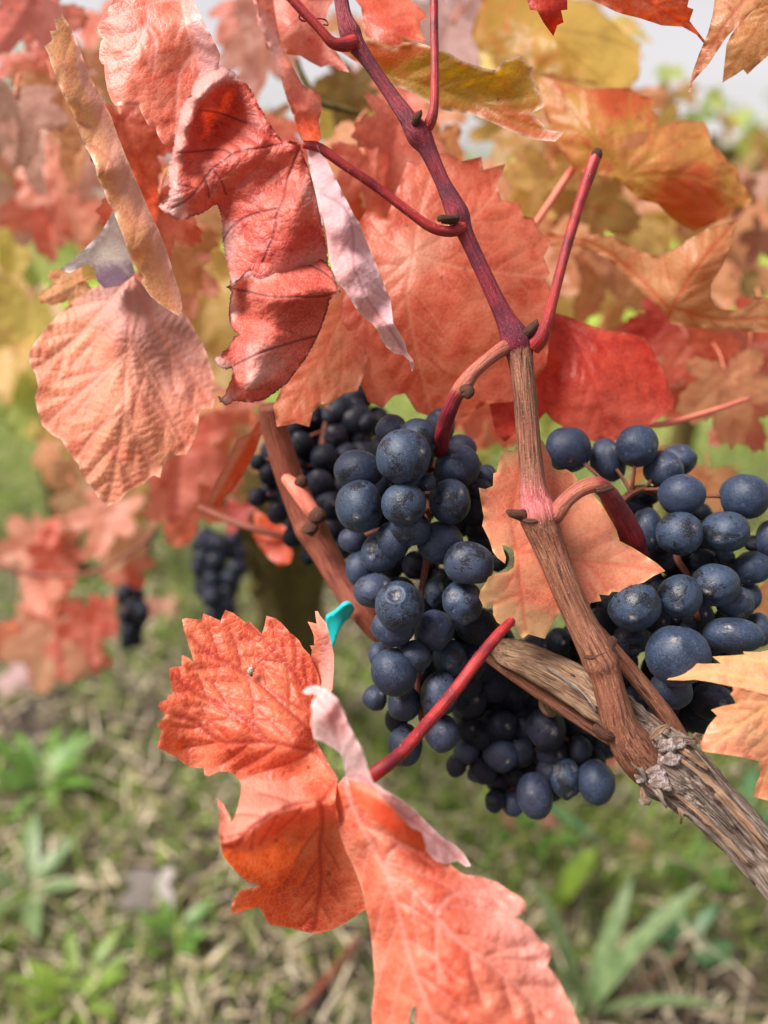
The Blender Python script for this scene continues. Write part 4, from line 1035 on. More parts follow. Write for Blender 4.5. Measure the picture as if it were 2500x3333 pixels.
m_edge = hero_mat('pink_red_leaf', 'coralpink', vein=S(220, 130, 120), vein_amt=.4, net=S(244, 190, 180), net_amt=.25, pale=S(240, 186, 180), spots=.05, trans=.4)
leaf2 = leaf_obj([q1, q2, q3, q4], [m_dry, m_dry2, m_pinkwool, m_edge], vine, P(*H4([(1335, 800)])[0], 199), 'curled dry red leaf with bleached rims and dark veins')

# flat pink leaf above it
m_pink = hero_mat('pink_leaf', 'coralpink', vein=S(246, 178, 168), vein_amt=.6, net=S(240, 168, 150), net_amt=.36, edge=S(244, 180, 166), edge_amt=.5, pale=S(234, 172, 170), spots=.06, trans=.42, relief=.7)
leaf_obj([patch(K1([(1010, -20), (880, -10), (850, 40), (820, 95), (780, 150), (752, 210), (760, 260), (800, 300), (778, 320), (768, 380), (765, 450), (785, 490), (803, 500), (812, 600), (830, 700), (862, 780), (890, 815), (980, 812), (1070, 815), (1100, 890), (1142, 962), (1200, 978), (1215, 1040), (1250, 1105), (1310, 1128), (1330, 1110), (1350, 1040), (1450, 900), (1560, 700), (1680, 560), (1700, 420), (1640, 290), (1580, 180), (1530, 90), (1490, -20)]),
                K1([(900, 0, 214), (760, 230, 215), (770, 450, 214), (890, 810, 212), (1150, 960, 213), (1300, 1120, 214), (1400, 400, 213), (1480, 400, 214), (1600, 250, 210), (1660, 500, 214), (1450, 0, 214), (1100, 400, 210), (1350, 850, 214), (1530, 60, 211)]),
                mains=[K1([(1400, -20), (1440, 200), (1500, 410), (1560, 560)]), K1([(1480, 420), (1390, 560), (1370, 750), (1360, 950)]), K1([(1400, -10), (1160, 30), (1130, 180), (1020, 420), (880, 480)]), K1([(1130, 180), (1200, 330), (1180, 560)])],
                pale=K1([(1550, 250, .9), (1600, 350, .9), (1500, 60, .7), (1000, 300, .05), (1250, 700, .1), (1000, 700, .15), (1350, 300, .05), (900, 100, .2), (1480, 380, .5), (1300, 1000, .25)]), vw=5, ridge=.15, rough=.8, seed=31, gap=70, quilt=.3)],
         [m_pink], vine, P(*K1([(1450, -10)])[0], 214), 'flat pink leaf with pale net veins and tiny dark specks')

# ------------------------------------------------------------------ traced leaves of the same vine, behind the cane
def bgm(key, **k):
    kw = dict(vein_amt=.45, net_amt=.14, edge_amt=.35, spots=.1, trans=.56, relief=.8); kw.update(k)
    a = L_(*LEAFCOL[key][0])
    if 'vein' not in kw: kw['vein'] = tuple(x * .78 for x in a)
    return hero_mat('leaf_' + key + '_traced', key, **kw)


m_salm = bgm('salmon', vein=S(236, 160, 132), vein_amt=.5, net_amt=.26, net=S(234, 150, 116))
leaf_obj([patch(V([(835, 470), (850, 430), (862, 395), (880, 350), (905, 355), (930, 335), (965, 330), (1000, 348), (1040, 338), (1044, 367), (1092, 354), (1074, 400), (1082, 430), (1124, 440), (1128, 466), (1152, 470), (1166, 500), (1192, 521), (1174, 555), (1188, 590), (1178, 602), (1194, 650), (1188, 720), (1180, 790), (1150, 830), (1105, 868), (1050, 872), (1005, 900), (950, 905), (900, 890), (875, 850), (850, 855), (828, 880), (795, 868), (775, 820), (758, 800), (748, 740), (738, 690), (742, 640), (760, 610), (785, 560), (775, 480), (792, 453), (815, 460)]),
                V([(893, 550, 238), (1000, 345, 246), (1190, 521, 243), (1180, 720, 240), (950, 900, 246), (800, 865, 243), (740, 680, 240), (785, 460, 245), (880, 355, 247), (1050, 600, 236), (900, 720, 238)]),
                mains=[V([(893, 550), (880, 640), (900, 760), (930, 880)]), V([(893, 550), (980, 500), (1060, 430), (1085, 365)]), V([(893, 550), (1000, 580), (1100, 590), (1180, 600)]), V([(893, 550), (840, 520), (800, 470)]), V([(893, 550), (820, 620), (770, 720)]), V([(893, 550), (910, 450), (940, 345)])],
                pale=V([(893, 550, .9), (900, 620, .35), (1000, 600, .1), (1100, 450, 0), (850, 750, .35), (1150, 650, 0), (780, 600, .3), (860, 500, .3)]), rough=1.0, seed=41, gap=80, vw=6)],
         [m_salm], vine, P(*V([(893, 550)])[0], 238), 'big salmon leaf with toothed edge behind the maroon cane')
m_salm2 = bgm('peach', vein=S(214, 110, 84), vein_amt=.3)
leaf_obj([patch(V([(590, 878), (598, 922), (640, 914), (668, 922), (676, 890), (692, 874), (720, 868), (742, 850), (772, 845), (790, 800), (800, 730), (780, 640), (742, 600), (690, 660), (650, 740), (620, 810)]), V([(600, 900, 232), (780, 640, 242), (690, 660, 240), (700, 860, 234), (770, 840, 238)]), mains=[V([(760, 640), (700, 760), (630, 890)]), V([(740, 680), (740, 780), (730, 860)])], rough=1.1, seed=42, gap=60)],
         [m_salm2], vine, P(*V([(760, 640)])[0], 240), 'peach leaf lobe hanging just over the shaded grapes')
m_l8 = hero_mat('salmon_leaf_young', 'peach', vein=S(206, 84, 62), vein_amt=.5, net=S(240, 176, 146), net_amt=.3, edge=S(206, 160, 96), edge_amt=.5, pale=S(208, 160, 118), spots=.06, trans=.36, relief=.4, rough=.45)
leaf_obj([patch(C1([(395, 850), (350, 940), (300, 935), (270, 960), (250, 1002), (236, 1080), (213, 1085), (210, 1170), (160, 1190), (118, 1182), (130, 1260), (150, 1370), (140, 1430), (160, 1470), (185, 1520), (210, 1600), (240, 1640), (290, 1680), (296, 1640), (268, 1555), (300, 1560), (345, 1590), (352, 1650), (347, 1700), (310, 1730), (220, 1745), (180, 1768), (165, 1800), (130, 1850), (118, 1900), (150, 1962), (212, 1945), (210, 2010), (235, 2060), (290, 2102), (350, 2090), (380, 2140), (405, 2167), (440, 2140), (550, 2170), (600, 2060), (650, 2000), (720, 1930), (790, 1968),
                    (840, 1960), (850, 1935), (920, 1922), (905, 1880), (970, 1886), (990, 1860), (1100, 1872), (1110, 1830), (1200, 1800), (1260, 1760), (1338, 1726), (1290, 1680), (1200, 1620), (1120, 1570), (1040, 1530), (1020, 1460), (980, 1380), (920, 1290), (850, 1200), (820, 1150), (770, 1140), (740, 1090), (690, 1060), (640, 1067), (600, 1052), (590, 990), (560, 930), (540, 880), (480, 830)]),
                C1([(370, 1595, 212), (300, 940, 214), (480, 840, 214), (120, 1190, 211), (290, 1670, 209), (130, 1900, 211), (400, 2160, 213), (600, 2050, 213), (900, 1920, 212), (1335, 1726, 209), (1020, 1460, 213), (820, 1150, 215), (500, 1500, 213), (700, 1700, 212), (200, 1400, 212.5)]),
                mains=[C1([(370, 1595), (560, 1620), (800, 1660), (1050, 1690), (1320, 1725)]), C1([(370, 1595), (330, 1400), (360, 1200), (420, 900)]), C1([(370, 1595), (380, 1750), (400, 1900), (430, 2120)]), C1([(370, 1595), (550, 1450), (700, 1250), (780, 1160)]), C1([(400, 1880), (320, 1900), (200, 1960)]), C1([(800, 1650), (900, 1760), (960, 1860)])],
                pale=C1([(200, 1850, .8), (400, 2100, 1), (560, 2100, .9), (250, 2040, .9), (370, 1600, .2), (700, 1500, 0), (1000, 1650, .2), (1280, 1720, .35), (270, 980, .75), (400, 1200, .1), (800, 1200, .1), (150, 1350, .2), (400, 1800, .25), (850, 1900, .1)]), vw=6, ridge=.2, rough=.6, seed=43, gap=85, quilt=.18)],
         [m_l8], vine, P(*C1([(370, 1595)])[0], 212), 'salmon leaf with yellowish lower lobe pressed between cane and grapes')
m_l9 = hero_mat('yellow_salmon_leaf', 'tanpink', vein=S(224, 180, 110), vein_amt=.4, net=S(226, 180, 120), net_amt=.3, edge=S(214, 150, 90), edge_amt=.3, pale=S(232, 140, 112), spots=.08, trans=.36, relief=.9)
leaf_obj([patch(G4([(928, 692), (1000, 640), (1060, 626), (1038, 598), (1110, 604), (1088, 571), (1200, 576), (1320, 574), (1258, 525), (1330, 520), (1492, 511), (1478, 488), (1600, 492), (1680, 476), (1800, 520), (1800, 800), (1660, 800), (1400, 740), (1240, 706), (1130, 690), (1050, 697)]),
                G4([(930, 692, 203), (1200, 640, 196), (1500, 500, 199), (1500, 700, 190), (1800, 520, 196), (1800, 800, 186), (1650, 650, 191)]), mains=[G4([(1800, 760), (1500, 680), (1200, 640), (940, 690)]), G4([(1800, 640), (1600, 560), (1280, 528)])], seed=44, gap=50, rough=.6, pale=G4([(950, 690, .6), (1200, 600, .1), (1500, 600, 0), (1300, 680, .3)])),
          patch(G4([(1400, 735), (1410, 770), (1388, 792), (1400, 812), (1440, 862), (1330, 880), (1248, 908), (1292, 950), (1230, 1020), (1190, 1110), (1180, 1150), (1187, 1206), (1250, 1216), (1440, 1242), (1597, 1276), (1600, 1380), (1570, 1450), (1556, 1535), (1620, 1550), (1800, 1600), (1800, 780), (1660, 790)]),
                G4([(1400, 740, 190), (1250, 910, 196), (1190, 1180, 194), (1597, 1276, 192), (1560, 1530, 197), (1800, 1550, 193), (1800, 800, 186), (1500, 1000, 189)]), mains=[G4([(1800, 790), (1550, 950), (1350, 1100), (1195, 1200)]), G4([(1800, 800), (1720, 1100), (1600, 1500)])], seed=45, gap=70, rough=.8, pale=G4([(1250, 1150, .7), (1580, 1450, .9), (1400, 900, .1), (1550, 1200, .6), (1500, 1000, .3), (1700, 900, 0)]))],
         [m_l9], vine, P(*G4([(1800, 780)])[0], 186), 'yellow-and-salmon leaf reaching in over the old arm')
m_l13 = bgm('olive', edge=S(226, 196, 176), edge_amt=.8, pale=S(206, 112, 66), spots=.16, net_amt=.2)
leaf_obj([patch(K2([(700, 380), (830, 370), (930, 310), (1000, 318), (1060, 360), (1160, 370), (1205, 325), (1320, 328), (1410, 350)]) + Z2([(180, 195), (280, 228), (340, 263), (420, 290), (478, 302), (485, 302), (512, 265), (590, 240), (610, 265), (645, 290), (638, 330), (662, 358), (655, 380), (688, 420), (690, 462), (636, 490), (690, 540), (702, 560), (778, 572), (740, 612), (640, 602), (560, 572), (450, 522), (380, 492), (290, 482), (230, 470), (120, 400), (0, 350)]),
                Z2([(0, 220, 232), (280, 230, 226), (480, 300, 224), (640, 290, 226), (690, 540, 228), (770, 572, 226), (450, 520, 232), (230, 470, 234), (0, 350, 236), (400, 400, 232)]), mains=[Z2([(-40, 300), (150, 360), (350, 420), (560, 520), (690, 560)]), Z2([(240, 390), (330, 310), (390, 290)])], pale=Z2([(90, 210, 1), (560, 520, .8), (400, 470, .6), (700, 570, .9), (300, 330, 0), (500, 350, 0), (640, 350, .2), (100, 330, .1)]), rough=.8, seed=46, gap=80)],
         [m_l13], vine, P(*Z2([(-30, 290)])[0], 234), 'olive-orange leaf with fuzzy pale rim beside the straight red stalk')
m_l10 = bgm('red', pale=S(224, 108, 90), vein=S(196, 60, 56))
leaf_obj([patch(C1([(560, 20), (700, 60), (830, 110), (960, 150), (1100, 170), (1200, 195), (1270, 300), (1340, 450), (1397, 600), (1390, 660), (1310, 720), (1240, 772), (1060, 852), (1000, 880), (930, 855), (900, 885), (800, 862), (700, 802), (600, 742), (555, 690), (500, 750), (430, 822), (350, 830), (290, 882), (230, 832), (186, 640), (240, 540), (240, 400), (440, 300)]),
                C1([(560, 20, 262), (1200, 195, 254), (1397, 620, 250), (1000, 880, 250), (560, 690, 252), (290, 880, 246), (240, 450, 250), (800, 500, 246)]), mains=[C1([(700, 120), (820, 350), (900, 600), (980, 860)]), C1([(700, 120), (1000, 280), (1250, 500), (1380, 640)]), C1([(650, 130), (480, 450), (300, 800)])],
                pale=C1([(800, 700, .8), (1000, 650, .7), (1250, 650, .6), (700, 500, .5), (900, 300, .15), (700, 150, 0), (1150, 250, .1), (300, 600, 0), (280, 850, 0), (1300, 450, .3), (500, 650, .1)]), seed=47, gap=70, rough=1.2)],
         [m_l10], vine, P(*C1([(700, 120)])[0], 258), 'red leaf with salmon centre behind the ribbed brown cane')
m_l14a = bgm('orangetan', vein=S(180, 84, 66), vein_amt=.7); m_l14b = bgm('orangetan', net=S(232, 190, 120), net_amt=.4)
m_l15 = bgm('coralpink', vein=S(200, 80, 76)); m_l15b = bgm('red', pale=S(222, 110, 100), edge=S(110, 30, 30))
leaf_obj([patch(Z2([(1430, -15), (1420, 60), (1400, 140), (1362, 230), (1330, 320), (1313, 395), (1325, 398), (1335, 350), (1400, 280), (1440, 220), (1480, 160), (1540, 100), (1600, 40), (1640, -15)]), Z2([(1430, 0, 215), (1318, 395, 219), (1440, 210, 214), (1620, 0, 210), (1470, 80, 211)]), mains=[Z2([(1560, -10), (1470, 110), (1380, 260), (1320, 390)])], seed=48, gap=45, rough=.8)],
         [m_l14a], vine, P(*Z2([(1560, -10)])[0], 212), 'tan leaf folded lengthwise and hanging to a point before the sky')
leaf_obj([patch(Z2([(1560, 60), (1500, 150), (1480, 192), (1470, 280), (1462, 357), (1520, 322), (1552, 300), (1570, 322), (1602, 290), (1660, 240), (1740, 180), (1740, -20), (1620, -20)]), Z2([(1560, 60, 222), (1465, 350, 226), (1660, 240, 222), (1740, 0, 216), (1560, 200, 221)]), mains=[Z2([(1740, -20), (1620, 120), (1530, 250), (1468, 350)]), Z2([(1640, 90), (1630, 180), (1590, 290)])], seed=49, gap=45, rough=.7)],
         [m_l14b], vine, P(*Z2([(1700, -10)])[0], 219), 'orange leaf with gold net veins in the top corner against sky')
leaf_obj([patch(Z2([(615, -15), (630, 42), (662, 48), (690, 100), (732, 157), (748, 110), (776, 96), (765, 45), (792, 42), (792, -15)]), Z2([(620, 0, 215), (732, 155, 220), (790, 0, 217), (700, 50, 214)]), mains=[Z2([(710, -10), (720, 60), (731, 150)])], seed=50, gap=30, rough=.6)],
         [m_l15b], vine, P(*Z2([(705, -10)])[0], 215), 'red leaf tip pointing down from the top frame edge')
leaf_obj([patch(Z2([(860, -15), (940, 20), (1000, 50), (1035, 62), (1100, 77), (1200, 110), (1290, 116), (1350, 150), (1402, 213), (1382, 170), (1332, 106), (1320, 90), (1337, 40), (1310, 30), (1320, -15)]), Z2([(870, 0, 226), (1100, 75, 222), (1400, 210, 224), (1320, 20, 216), (1100, 0, 219)]), mains=[Z2([(1100, -15), (1230, 60), (1330, 130), (1400, 210)])], seed=51, gap=45, rough=.7)],
         [m_l15], vine, P(*Z2([(1100, -10)])[0], 219), 'pink-red leaf with a long thin tip along the top edge')
leaf_obj([patch(K2([(830, -20), (890, 60), (900, 130), (895, 190), (930, 280), (1060, 340), (1170, 362), (1215, 320), (1205, 290), (1290, 318), (1395, 330), (1350, 240), (1345, 165), (1400, 130), (1380, 95), (1330, 50), (1260, -10), (1200, -30)]), K2([(850, 0, 236), (930, 280, 232), (1170, 360, 230), (1400, 130, 234), (1250, 0, 240), (1100, 200, 230)]), mains=[K2([(900, 140), (1000, 230), (1110, 340)]), K2([(900, 140), (1100, 150), (1280, 90)]), K2([(900, 140), (1100, 200), (1330, 300)])], seed=52, gap=60, rough=.8, pale=K2([(1000, 100, .3), (1300, 100, .0), (1100, 250, .4)]))],
         [bgm('coralpink', vein=S(210, 80, 70))], vine, P(*K2([(900, 140)])[0], 232), 'pale pink leaf between the cane top and the straight red stalk')
leaf_obj([patch(K2([(40, -20), (90, 80), (80, 160), (140, 280), (160, 380), (230, 400), (320, 420), (420, 430), (500, 480), (580, 520), (640, 500), (720, 540), (800, 560), (760, 480), (700, 400), (650, 340), (600, 200), (640, 60), (700, -20)]), K2([(60, 0, 248), (160, 380, 246), (580, 520, 244), (790, 550, 240), (640, 60, 244), (350, 200, 236)]), mains=[K2([(420, -20), (420, 150), (480, 350), (560, 500)]), K2([(420, 150), (280, 260), (180, 370)])], seed=53, gap=60, rough=1.2, pale=K2([(350, 200, .6), (600, 300, .2), (150, 150, .4), (500, 450, .4)]))],
         [bgm('pink')], vine, P(*K2([(420, -10)])[0], 240), 'blurred pink leaf behind the top node and tendril')

# ------------------------------------------------------------------ the neighbouring shoots on the left
vine2 = empty('grapevine', P(1200, 2050, 262), 'grapevine shoot with a slanting bare brown cane behind the middle bunch', 'grapevine')
tube('cane', [(p[0], p[1], p[2], p[3], 1) for p in K4([(285, 380, 250, 38), (300, 470, 252, 42), (345, 640, 255, 44), (400, 820, 257, 45), (470, 1010, 259, 47), (540, 1180, 260, 50), (580, 1260, 260, 55), (640, 1370, 260, 47), (740, 1540, 259, 44), (860, 1730, 257, 44), (960, 1860, 255, 44), (1060, 1980, 256, 42), (1180, 2060, 258, 40)])], M['shoot'], vine2, seg=24, rough=.04, ridges=5, ridge_amp=.03, seed=20)
for o_ in (): pass
tube('side_shoot', [(p[0], p[1], p[2], p[3], 1) for p in K4([(400, 900, 254, 18), (470, 970, 250, 26), (540, 1070, 249, 26), (600, 1150, 249, 24), (630, 1180, 250, 16)])], M['petiole2'], vine2, seg=14, rough=.08, seed=21)
tube('bud', [(p[0], p[1], p[2], p[3], 1) for p in K4([(600, 1190, 247, 24), (640, 1160, 246, 30), (670, 1130, 246, 18)])], M['bud'], vine2, seg=10, rough=.3, seed=22)
tube('bud', [(p[0], p[1], p[2], p[3], 1) for p in K4([(480, 960, 250, 14), (510, 920, 248, 22), (540, 890, 248, 12)])], M['bud'], vine2, seg=10, rough=.3, seed=23)
tube('bud', [(p[0], p[1], p[2], p[3], 1) for p in K4([(540, 1265, 248, 16), (580, 1260, 246, 26), (620, 1250, 247, 14)])], M['bud'], vine2, seg=10, rough=.3, seed=24)
m_l5 = hero_mat('tan_folded_leaf', 'orangetan', vein=S(196, 110, 100), vein_amt=.5, net=S(222, 172, 134), net_amt=.25, edge=S(226, 190, 160), edge_amt=.6, pale=S(218, 158, 142), spots=.06, trans=.35, relief=.7)
leaf_obj([patch(K1([(480, 75), (478, 130), (430, 150), (415, 138), (438, 235), (384, 240), (405, 300), (395, 320), (340, 355), (372, 415), (390, 480), (415, 550), (430, 610), (470, 680), (480, 730), (520, 790), (560, 870), (590, 950), (620, 1040), (655, 1130), (700, 1200), (735, 1280), (750, 1370), (800, 1460), (830, 1560), (875, 1620), (900, 1700), (940, 1800), (975, 1900), (1010, 2000), (1060, 2070), (1110, 2133)]) + Z1([(610, 1220), (650, 1280), (700, 1322), (750, 1352), (783, 1372), (787, 1330), (780, 1270), (750, 1180), (720, 1080), (680, 980), (640, 900), (600, 800), (550, 690), (510, 590), (480, 500), (430, 410), (380, 310), (340, 200), (300, 110), (272, 68)]),
                K1([(480, 80, 222), (345, 360, 215), (600, 950, 214), (800, 1450, 214), (1060, 2070, 216), (560, 300, 221), (700, 650, 220), (880, 1050, 219), (1100, 1600, 219)]) + Z1([(783, 1370, 220), (765, 1200, 223)]) + K1([(620, 800, 213), (830, 1300, 212), (1050, 1850, 214), (520, 500, 215)]),
                mains=[K1([(490, 110), (560, 280), (650, 480), (740, 680), (880, 950), (1000, 1230), (1130, 1550), (1300, 1950)]), K1([(740, 1000), (640, 960), (600, 930)]), K1([(880, 1260), (760, 1150), (670, 1130)]), K1([(600, 620), (500, 520), (410, 430)]), K1([(1080, 1780), (960, 1640), (870, 1590)])],
                pale=K1([(640, 550, .9), (740, 750, .9), (900, 1100, .9), (1050, 1500, .8), (1180, 1750, .7), (500, 350, .0), (600, 750, .1), (700, 1000, .2), (850, 1400, .5), (1000, 1850, .2), (480, 200, .2)]) + Z1([(740, 1250, .6)]), seed=61, gap=110, rough=.7, vw=6, quilt=.4, edge_w=6)],
         [m_l5], vine2, P(*K1([(490, 110)])[0], 221), 'long narrow tan leaf folded along its midrib, dark-toothed edge')
m_l6 = hero_mat('dusty_rose_leaf', 'peach', vein=S(212, 136, 116), vein_amt=.6, net=S(234, 176, 156), net_amt=.2, edge=S(238, 178, 152), edge_amt=.5, pale=S(196, 142, 134), spots=.02, trans=.33, relief=1.0, rough=.56)  # pale mauve imitates the sheen between the veins
m_greyleaf = hero_mat('grey_woolly_underside', 'grey', vein=S(214, 206, 200), vein_amt=.4, net=S(226, 220, 214), net_amt=.3, spots=0, pale=S(150, 128, 150), rough=.9, sheen=.4, trans=.25, edge_amt=.2)
off = 1327
z3 = lambda L: Z3(L)
leaf_obj([patch(Z1([(565, 1185), (470, 1215), (400, 1245), (330, 1292), (260, 1350), (200, 1415)]) + Z3([(165, 135), (140, 165), (124, 205), (130, 250), (155, 290), (165, 345), (150, 390), (165, 460), (182, 510), (230, 555), (268, 572), (290, 620), (340, 680), (352, 730), (400, 780), (430, 830), (462, 860), (510, 842), (560, 792), (620, 762), (662, 725), (692, 737), (700, 690), (740, 640), (802, 637), (830, 590), (852, 540), (862, 440), (917, 436), (926, 400), (932, 330), (912, 260), (890, 190), (860, 130), (820, 60), (790, 20)]) + Z1([(720, 1310), (640, 1245)]),
                Z1([(565, 1185, 246), (330, 1290, 244), (640, 1260, 246)]) + Z3([(130, 220, 238), (180, 500, 238), (350, 730, 236), (460, 855, 238), (700, 690, 240), (925, 400, 246), (860, 130, 250), (540, 440, 234), (570, 100, 238), (400, 200, 241), (700, 300, 243)]),
                mains=[Z1([(565, 1190), (570, 1300)]) + Z3([(560, 100), (540, 300), (535, 450), (505, 650), (465, 840)]), Z1([(565, 1190), (450, 1330)]) + Z3([(350, 110), (250, 200), (140, 270)]), Z1([(565, 1190), (640, 1330)]) + Z3([(700, 130), (800, 250), (915, 420)]), Z3([(560, 180), (420, 310), (300, 410), (200, 510)]), Z3([(570, 150), (640, 290), (720, 440), (800, 600)]), Z3([(535, 450), (430, 520), (340, 640)]), Z3([(535, 450), (600, 580), (650, 700)])],
                pale=Z3([(600, 60, .8), (750, 200, .7), (650, 330, .6), (500, 250, .45), (800, 400, .55), (300, 150, .3), (200, 400, .1), (350, 600, .1), (500, 750, .0), (150, 250, .2), (450, 450, .3), (600, 620, .25), (870, 300, .6)]), seed=62, gap=140, vw=9, ridge=.6, quilt=1.1, qw=40, rough=.8, side_len=.45, ladder=24, rib=.42, side_amt=.75),
          patch(Z1([(495, 895), (440, 1000), (370, 1070), (300, 1130), (255, 1165), (300, 1180), (380, 1140), (405, 1160), (420, 1215), (450, 1245), (520, 1235), (570, 1195), (585, 1180), (560, 1100), (530, 1000)]), Z1([(495, 895, 238), (270, 1165, 232), (400, 1160, 230), (570, 1190, 245), (530, 1000, 240), (450, 1050, 228)]), mains=[Z1([(560, 1190), (480, 1080), (450, 980)])], pale=Z1([(480, 1210, 1), (540, 1180, 1), (430, 1150, .6), (450, 1020, 0), (320, 1130, 0), (520, 1080, .1)]), seed=63, rough=1.2, facing=False)],
         [m_l6, m_greyleaf], vine2, P(*Z1([(565, 1190)])[0], 246), 'hanging dusty-rose leaf with quilted ribs and grey woolly fold')
leaf_obj([patch(K3([(1622, 8), (1560, 120), (1500, 200), (1420, 240), (1378, 340), (1290, 500), (1248, 622), (1280, 640), (1330, 655), (1350, 590), (1400, 540), (1480, 420), (1540, 300), (1560, 230), (1640, 90)]), K3([(1622, 8, 262), (1500, 220, 261), (1260, 630, 262), (1480, 420, 262.5), (1400, 400, 259)]), mains=[K3([(1620, 20), (1500, 240), (1400, 430), (1290, 630)])], seed=64, gap=50, rough=1, pale=K3([(1400, 400, .7), (1550, 180, .4), (1300, 600, .5)]))],
         [bgm('coralpink')], vine2, P(*K3([(1622, 8)])[0], 262), 'narrow pink leaf edge leaning against the slanting brown cane')
leaf_obj([patch(K4([(170, 1120), (300, 1190), (400, 1250), (402, 1300), (430, 1390), (452, 1440), (430, 1512), (350, 1532), (280, 1480), (200, 1380), (160, 1310)]), K4([(180, 1130, 330), (400, 1250, 326), (350, 1530, 322), (170, 1310, 330)]), mains=[K4([(180, 1140), (280, 1300), (380, 1500)])], seed=65, gap=50, rough=2)],
         [bgm('coral')], vine2, P(*K4([(180, 1130)])[0], 330), 'small red leaf in the gap left of the slanting cane')

# ------------------------------------------------------------------ vines behind: upper right
vine3 = empty('grapevine', G(1900, 1900), 'grapevine of mottled orange and olive leaves filling the upper right behind the cane', 'grapevine')
leaf_obj([patch(Z2([(540, 1060), (700, 1000), (850, 1030), (920, 1010), (1000, 1022), (1100, 1082), (1190, 1106), (1240, 1082), (1300, 1042), (1400, 985), (1532, 948), (1500, 1050), (1462, 1150), (1412, 1230), (1412, 1280), (1442, 1332), (1520, 1342), (1580, 1312), (1602, 1280), (1670, 1290), (1740, 1330), (1740, 1440), (1550, 1432), (1440, 1422), (1330, 1412), (1240, 1400), (1200, 1340), (1060, 1214), (960, 1112), (850, 1070), (700, 1060)]),
                Z2([(560, 1060, 300), (850, 1030, 278), (1000, 1022, 272), (1190, 1106, 266), (1400, 985, 256), (1532, 948, 258), (1412, 1250, 258), (1740, 1380, 262), (1240, 1395, 268), (1050, 1200, 276), (1250, 1300, 262), (1350, 1150, 253)]), mains=[Z2([(1220, 1390), (1270, 1280), (1370, 1130), (1520, 955)]), Z2([(1240, 1340), (1080, 1180), (900, 1050), (700, 1020)]), Z2([(1250, 1330), (1450, 1380), (1700, 1370)])], seed=71, gap=70, rough=1.1)],
         [bgm('orangetan', vein=S(190, 74, 40), vein_amt=.6)], vine3, P(*Z2([(1220, 1390)])[0], 266), 'orange-tan leaf with a raised pointed lobe and dark red midrib')
leaf_obj([patch(Z2([(640, 320), (720, 338), (800, 358), (880, 386), (960, 380), (1060, 380), (1112, 412), (1180, 428), (1150, 470), (1187, 500), (1178, 540), (1220, 536), (1290, 520), (1382, 524), (1402, 560), (1412, 622), (1452, 650), (1480, 690), (1522, 720), (1542, 790), (1592, 850), (1586, 886), (1520, 902), (1480, 942), (1430, 962), (1340, 1002), (1250, 950), (1180, 880), (1100, 862), (1040, 800), (960, 760), (830, 740), (760, 642), (720, 560), (690, 480), (660, 400)]),
                Z2([(640, 320, 286), (960, 380, 280), (1180, 430, 282), (1382, 524, 282), (1590, 860, 280), (1340, 1000, 286), (1040, 765, 276), (830, 740, 284), (720, 560, 284), (900, 550, 274), (1250, 720, 272)]), mains=[Z2([(1040, 765), (1200, 650), (1380, 540)]), Z2([(1040, 765), (1300, 760), (1580, 860)]), Z2([(1040, 765), (900, 600), (700, 360)]), Z2([(1040, 765), (1060, 580), (1060, 390)]), Z2([(1040, 765), (1150, 860), (1340, 990)])],
                pale=Z2([(1000, 450, .9), (900, 430, .6), (1350, 780, .9), (1200, 620, .1), (800, 500, .2), (1100, 560, .3), (1450, 850, .6), (1300, 600, .1), (1050, 600, .2), (1400, 650, .2)]), seed=72, gap=80, rough=1.4, holes=[Z2([(1030, 590), (1080, 570), (1140, 570), (1130, 620), (1060, 648), (1030, 630)])])],
         [bgm('mottled', pale=S(206, 96, 58), c_amt=.8)], vine3, P(*Z2([(1040, 765)])[0], 278), 'large mottled red-and-gold leaf with a small hole')
leaf_obj([patch(Z2([(430, -20), (400, 60), (375, 150), (400, 200), (430, 235), (560, 240), (640, 300), (760, 330), (900, 362), (1010, 380), (1095, 350), (1110, 300), (1092, 240), (1112, 190), (1050, 152), (1000, 102), (950, 60), (900, 20), (780, -20)]), Z2([(430, 0, 350), (380, 150, 345), (640, 300, 338), (1100, 330, 335), (1050, 150, 350), (800, 0, 352), (750, 180, 330)]), mains=[Z2([(620, -10), (700, 120), (820, 240), (950, 350)]), Z2([(700, 120), (560, 170), (430, 200)]), Z2([(700, 120), (900, 150), (1080, 210)])], seed=73, gap=80, rough=2, pale=Z2([(650, 180, .5), (500, 150, .1), (950, 200, 1), (1000, 280, 1), (880, 100, .8), (700, 280, .3)]))],
         [bgm('olive', pale=S(218, 182, 96))], vine3, P(*Z2([(620, -10)])[0], 345), 'blurred olive-to-gold leaf under the top frame edge')

# ------------------------------------------------------------------ grape bunches
def cx(fr, L): return [(*fr([(a[0], a[1])])[0], a[2] * fr.k, a[3] * fr.k, *a[4:]) for a in L]


def fill(poly, n, r, d0, d1, seed):
    rn = random.Random(seed); pl = np.array(poly); lo, hi = pl.min(0), pl.max(0); L = []
    while len(L) < n:
        best = None
        for _ in range(14):
            q = (rn.uniform(lo[0], hi[0]), rn.uniform(lo[1], hi[1]))
            if not inside(pl, np.array([q]))[0]: continue
            m = min([math.hypot(q[0] - a[0], q[1] - a[1]) for a in L] or [1e9])
            if best is None or m > best[0]: best = (m, q)
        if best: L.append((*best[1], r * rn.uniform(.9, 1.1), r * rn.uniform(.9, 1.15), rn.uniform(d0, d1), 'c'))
    return L


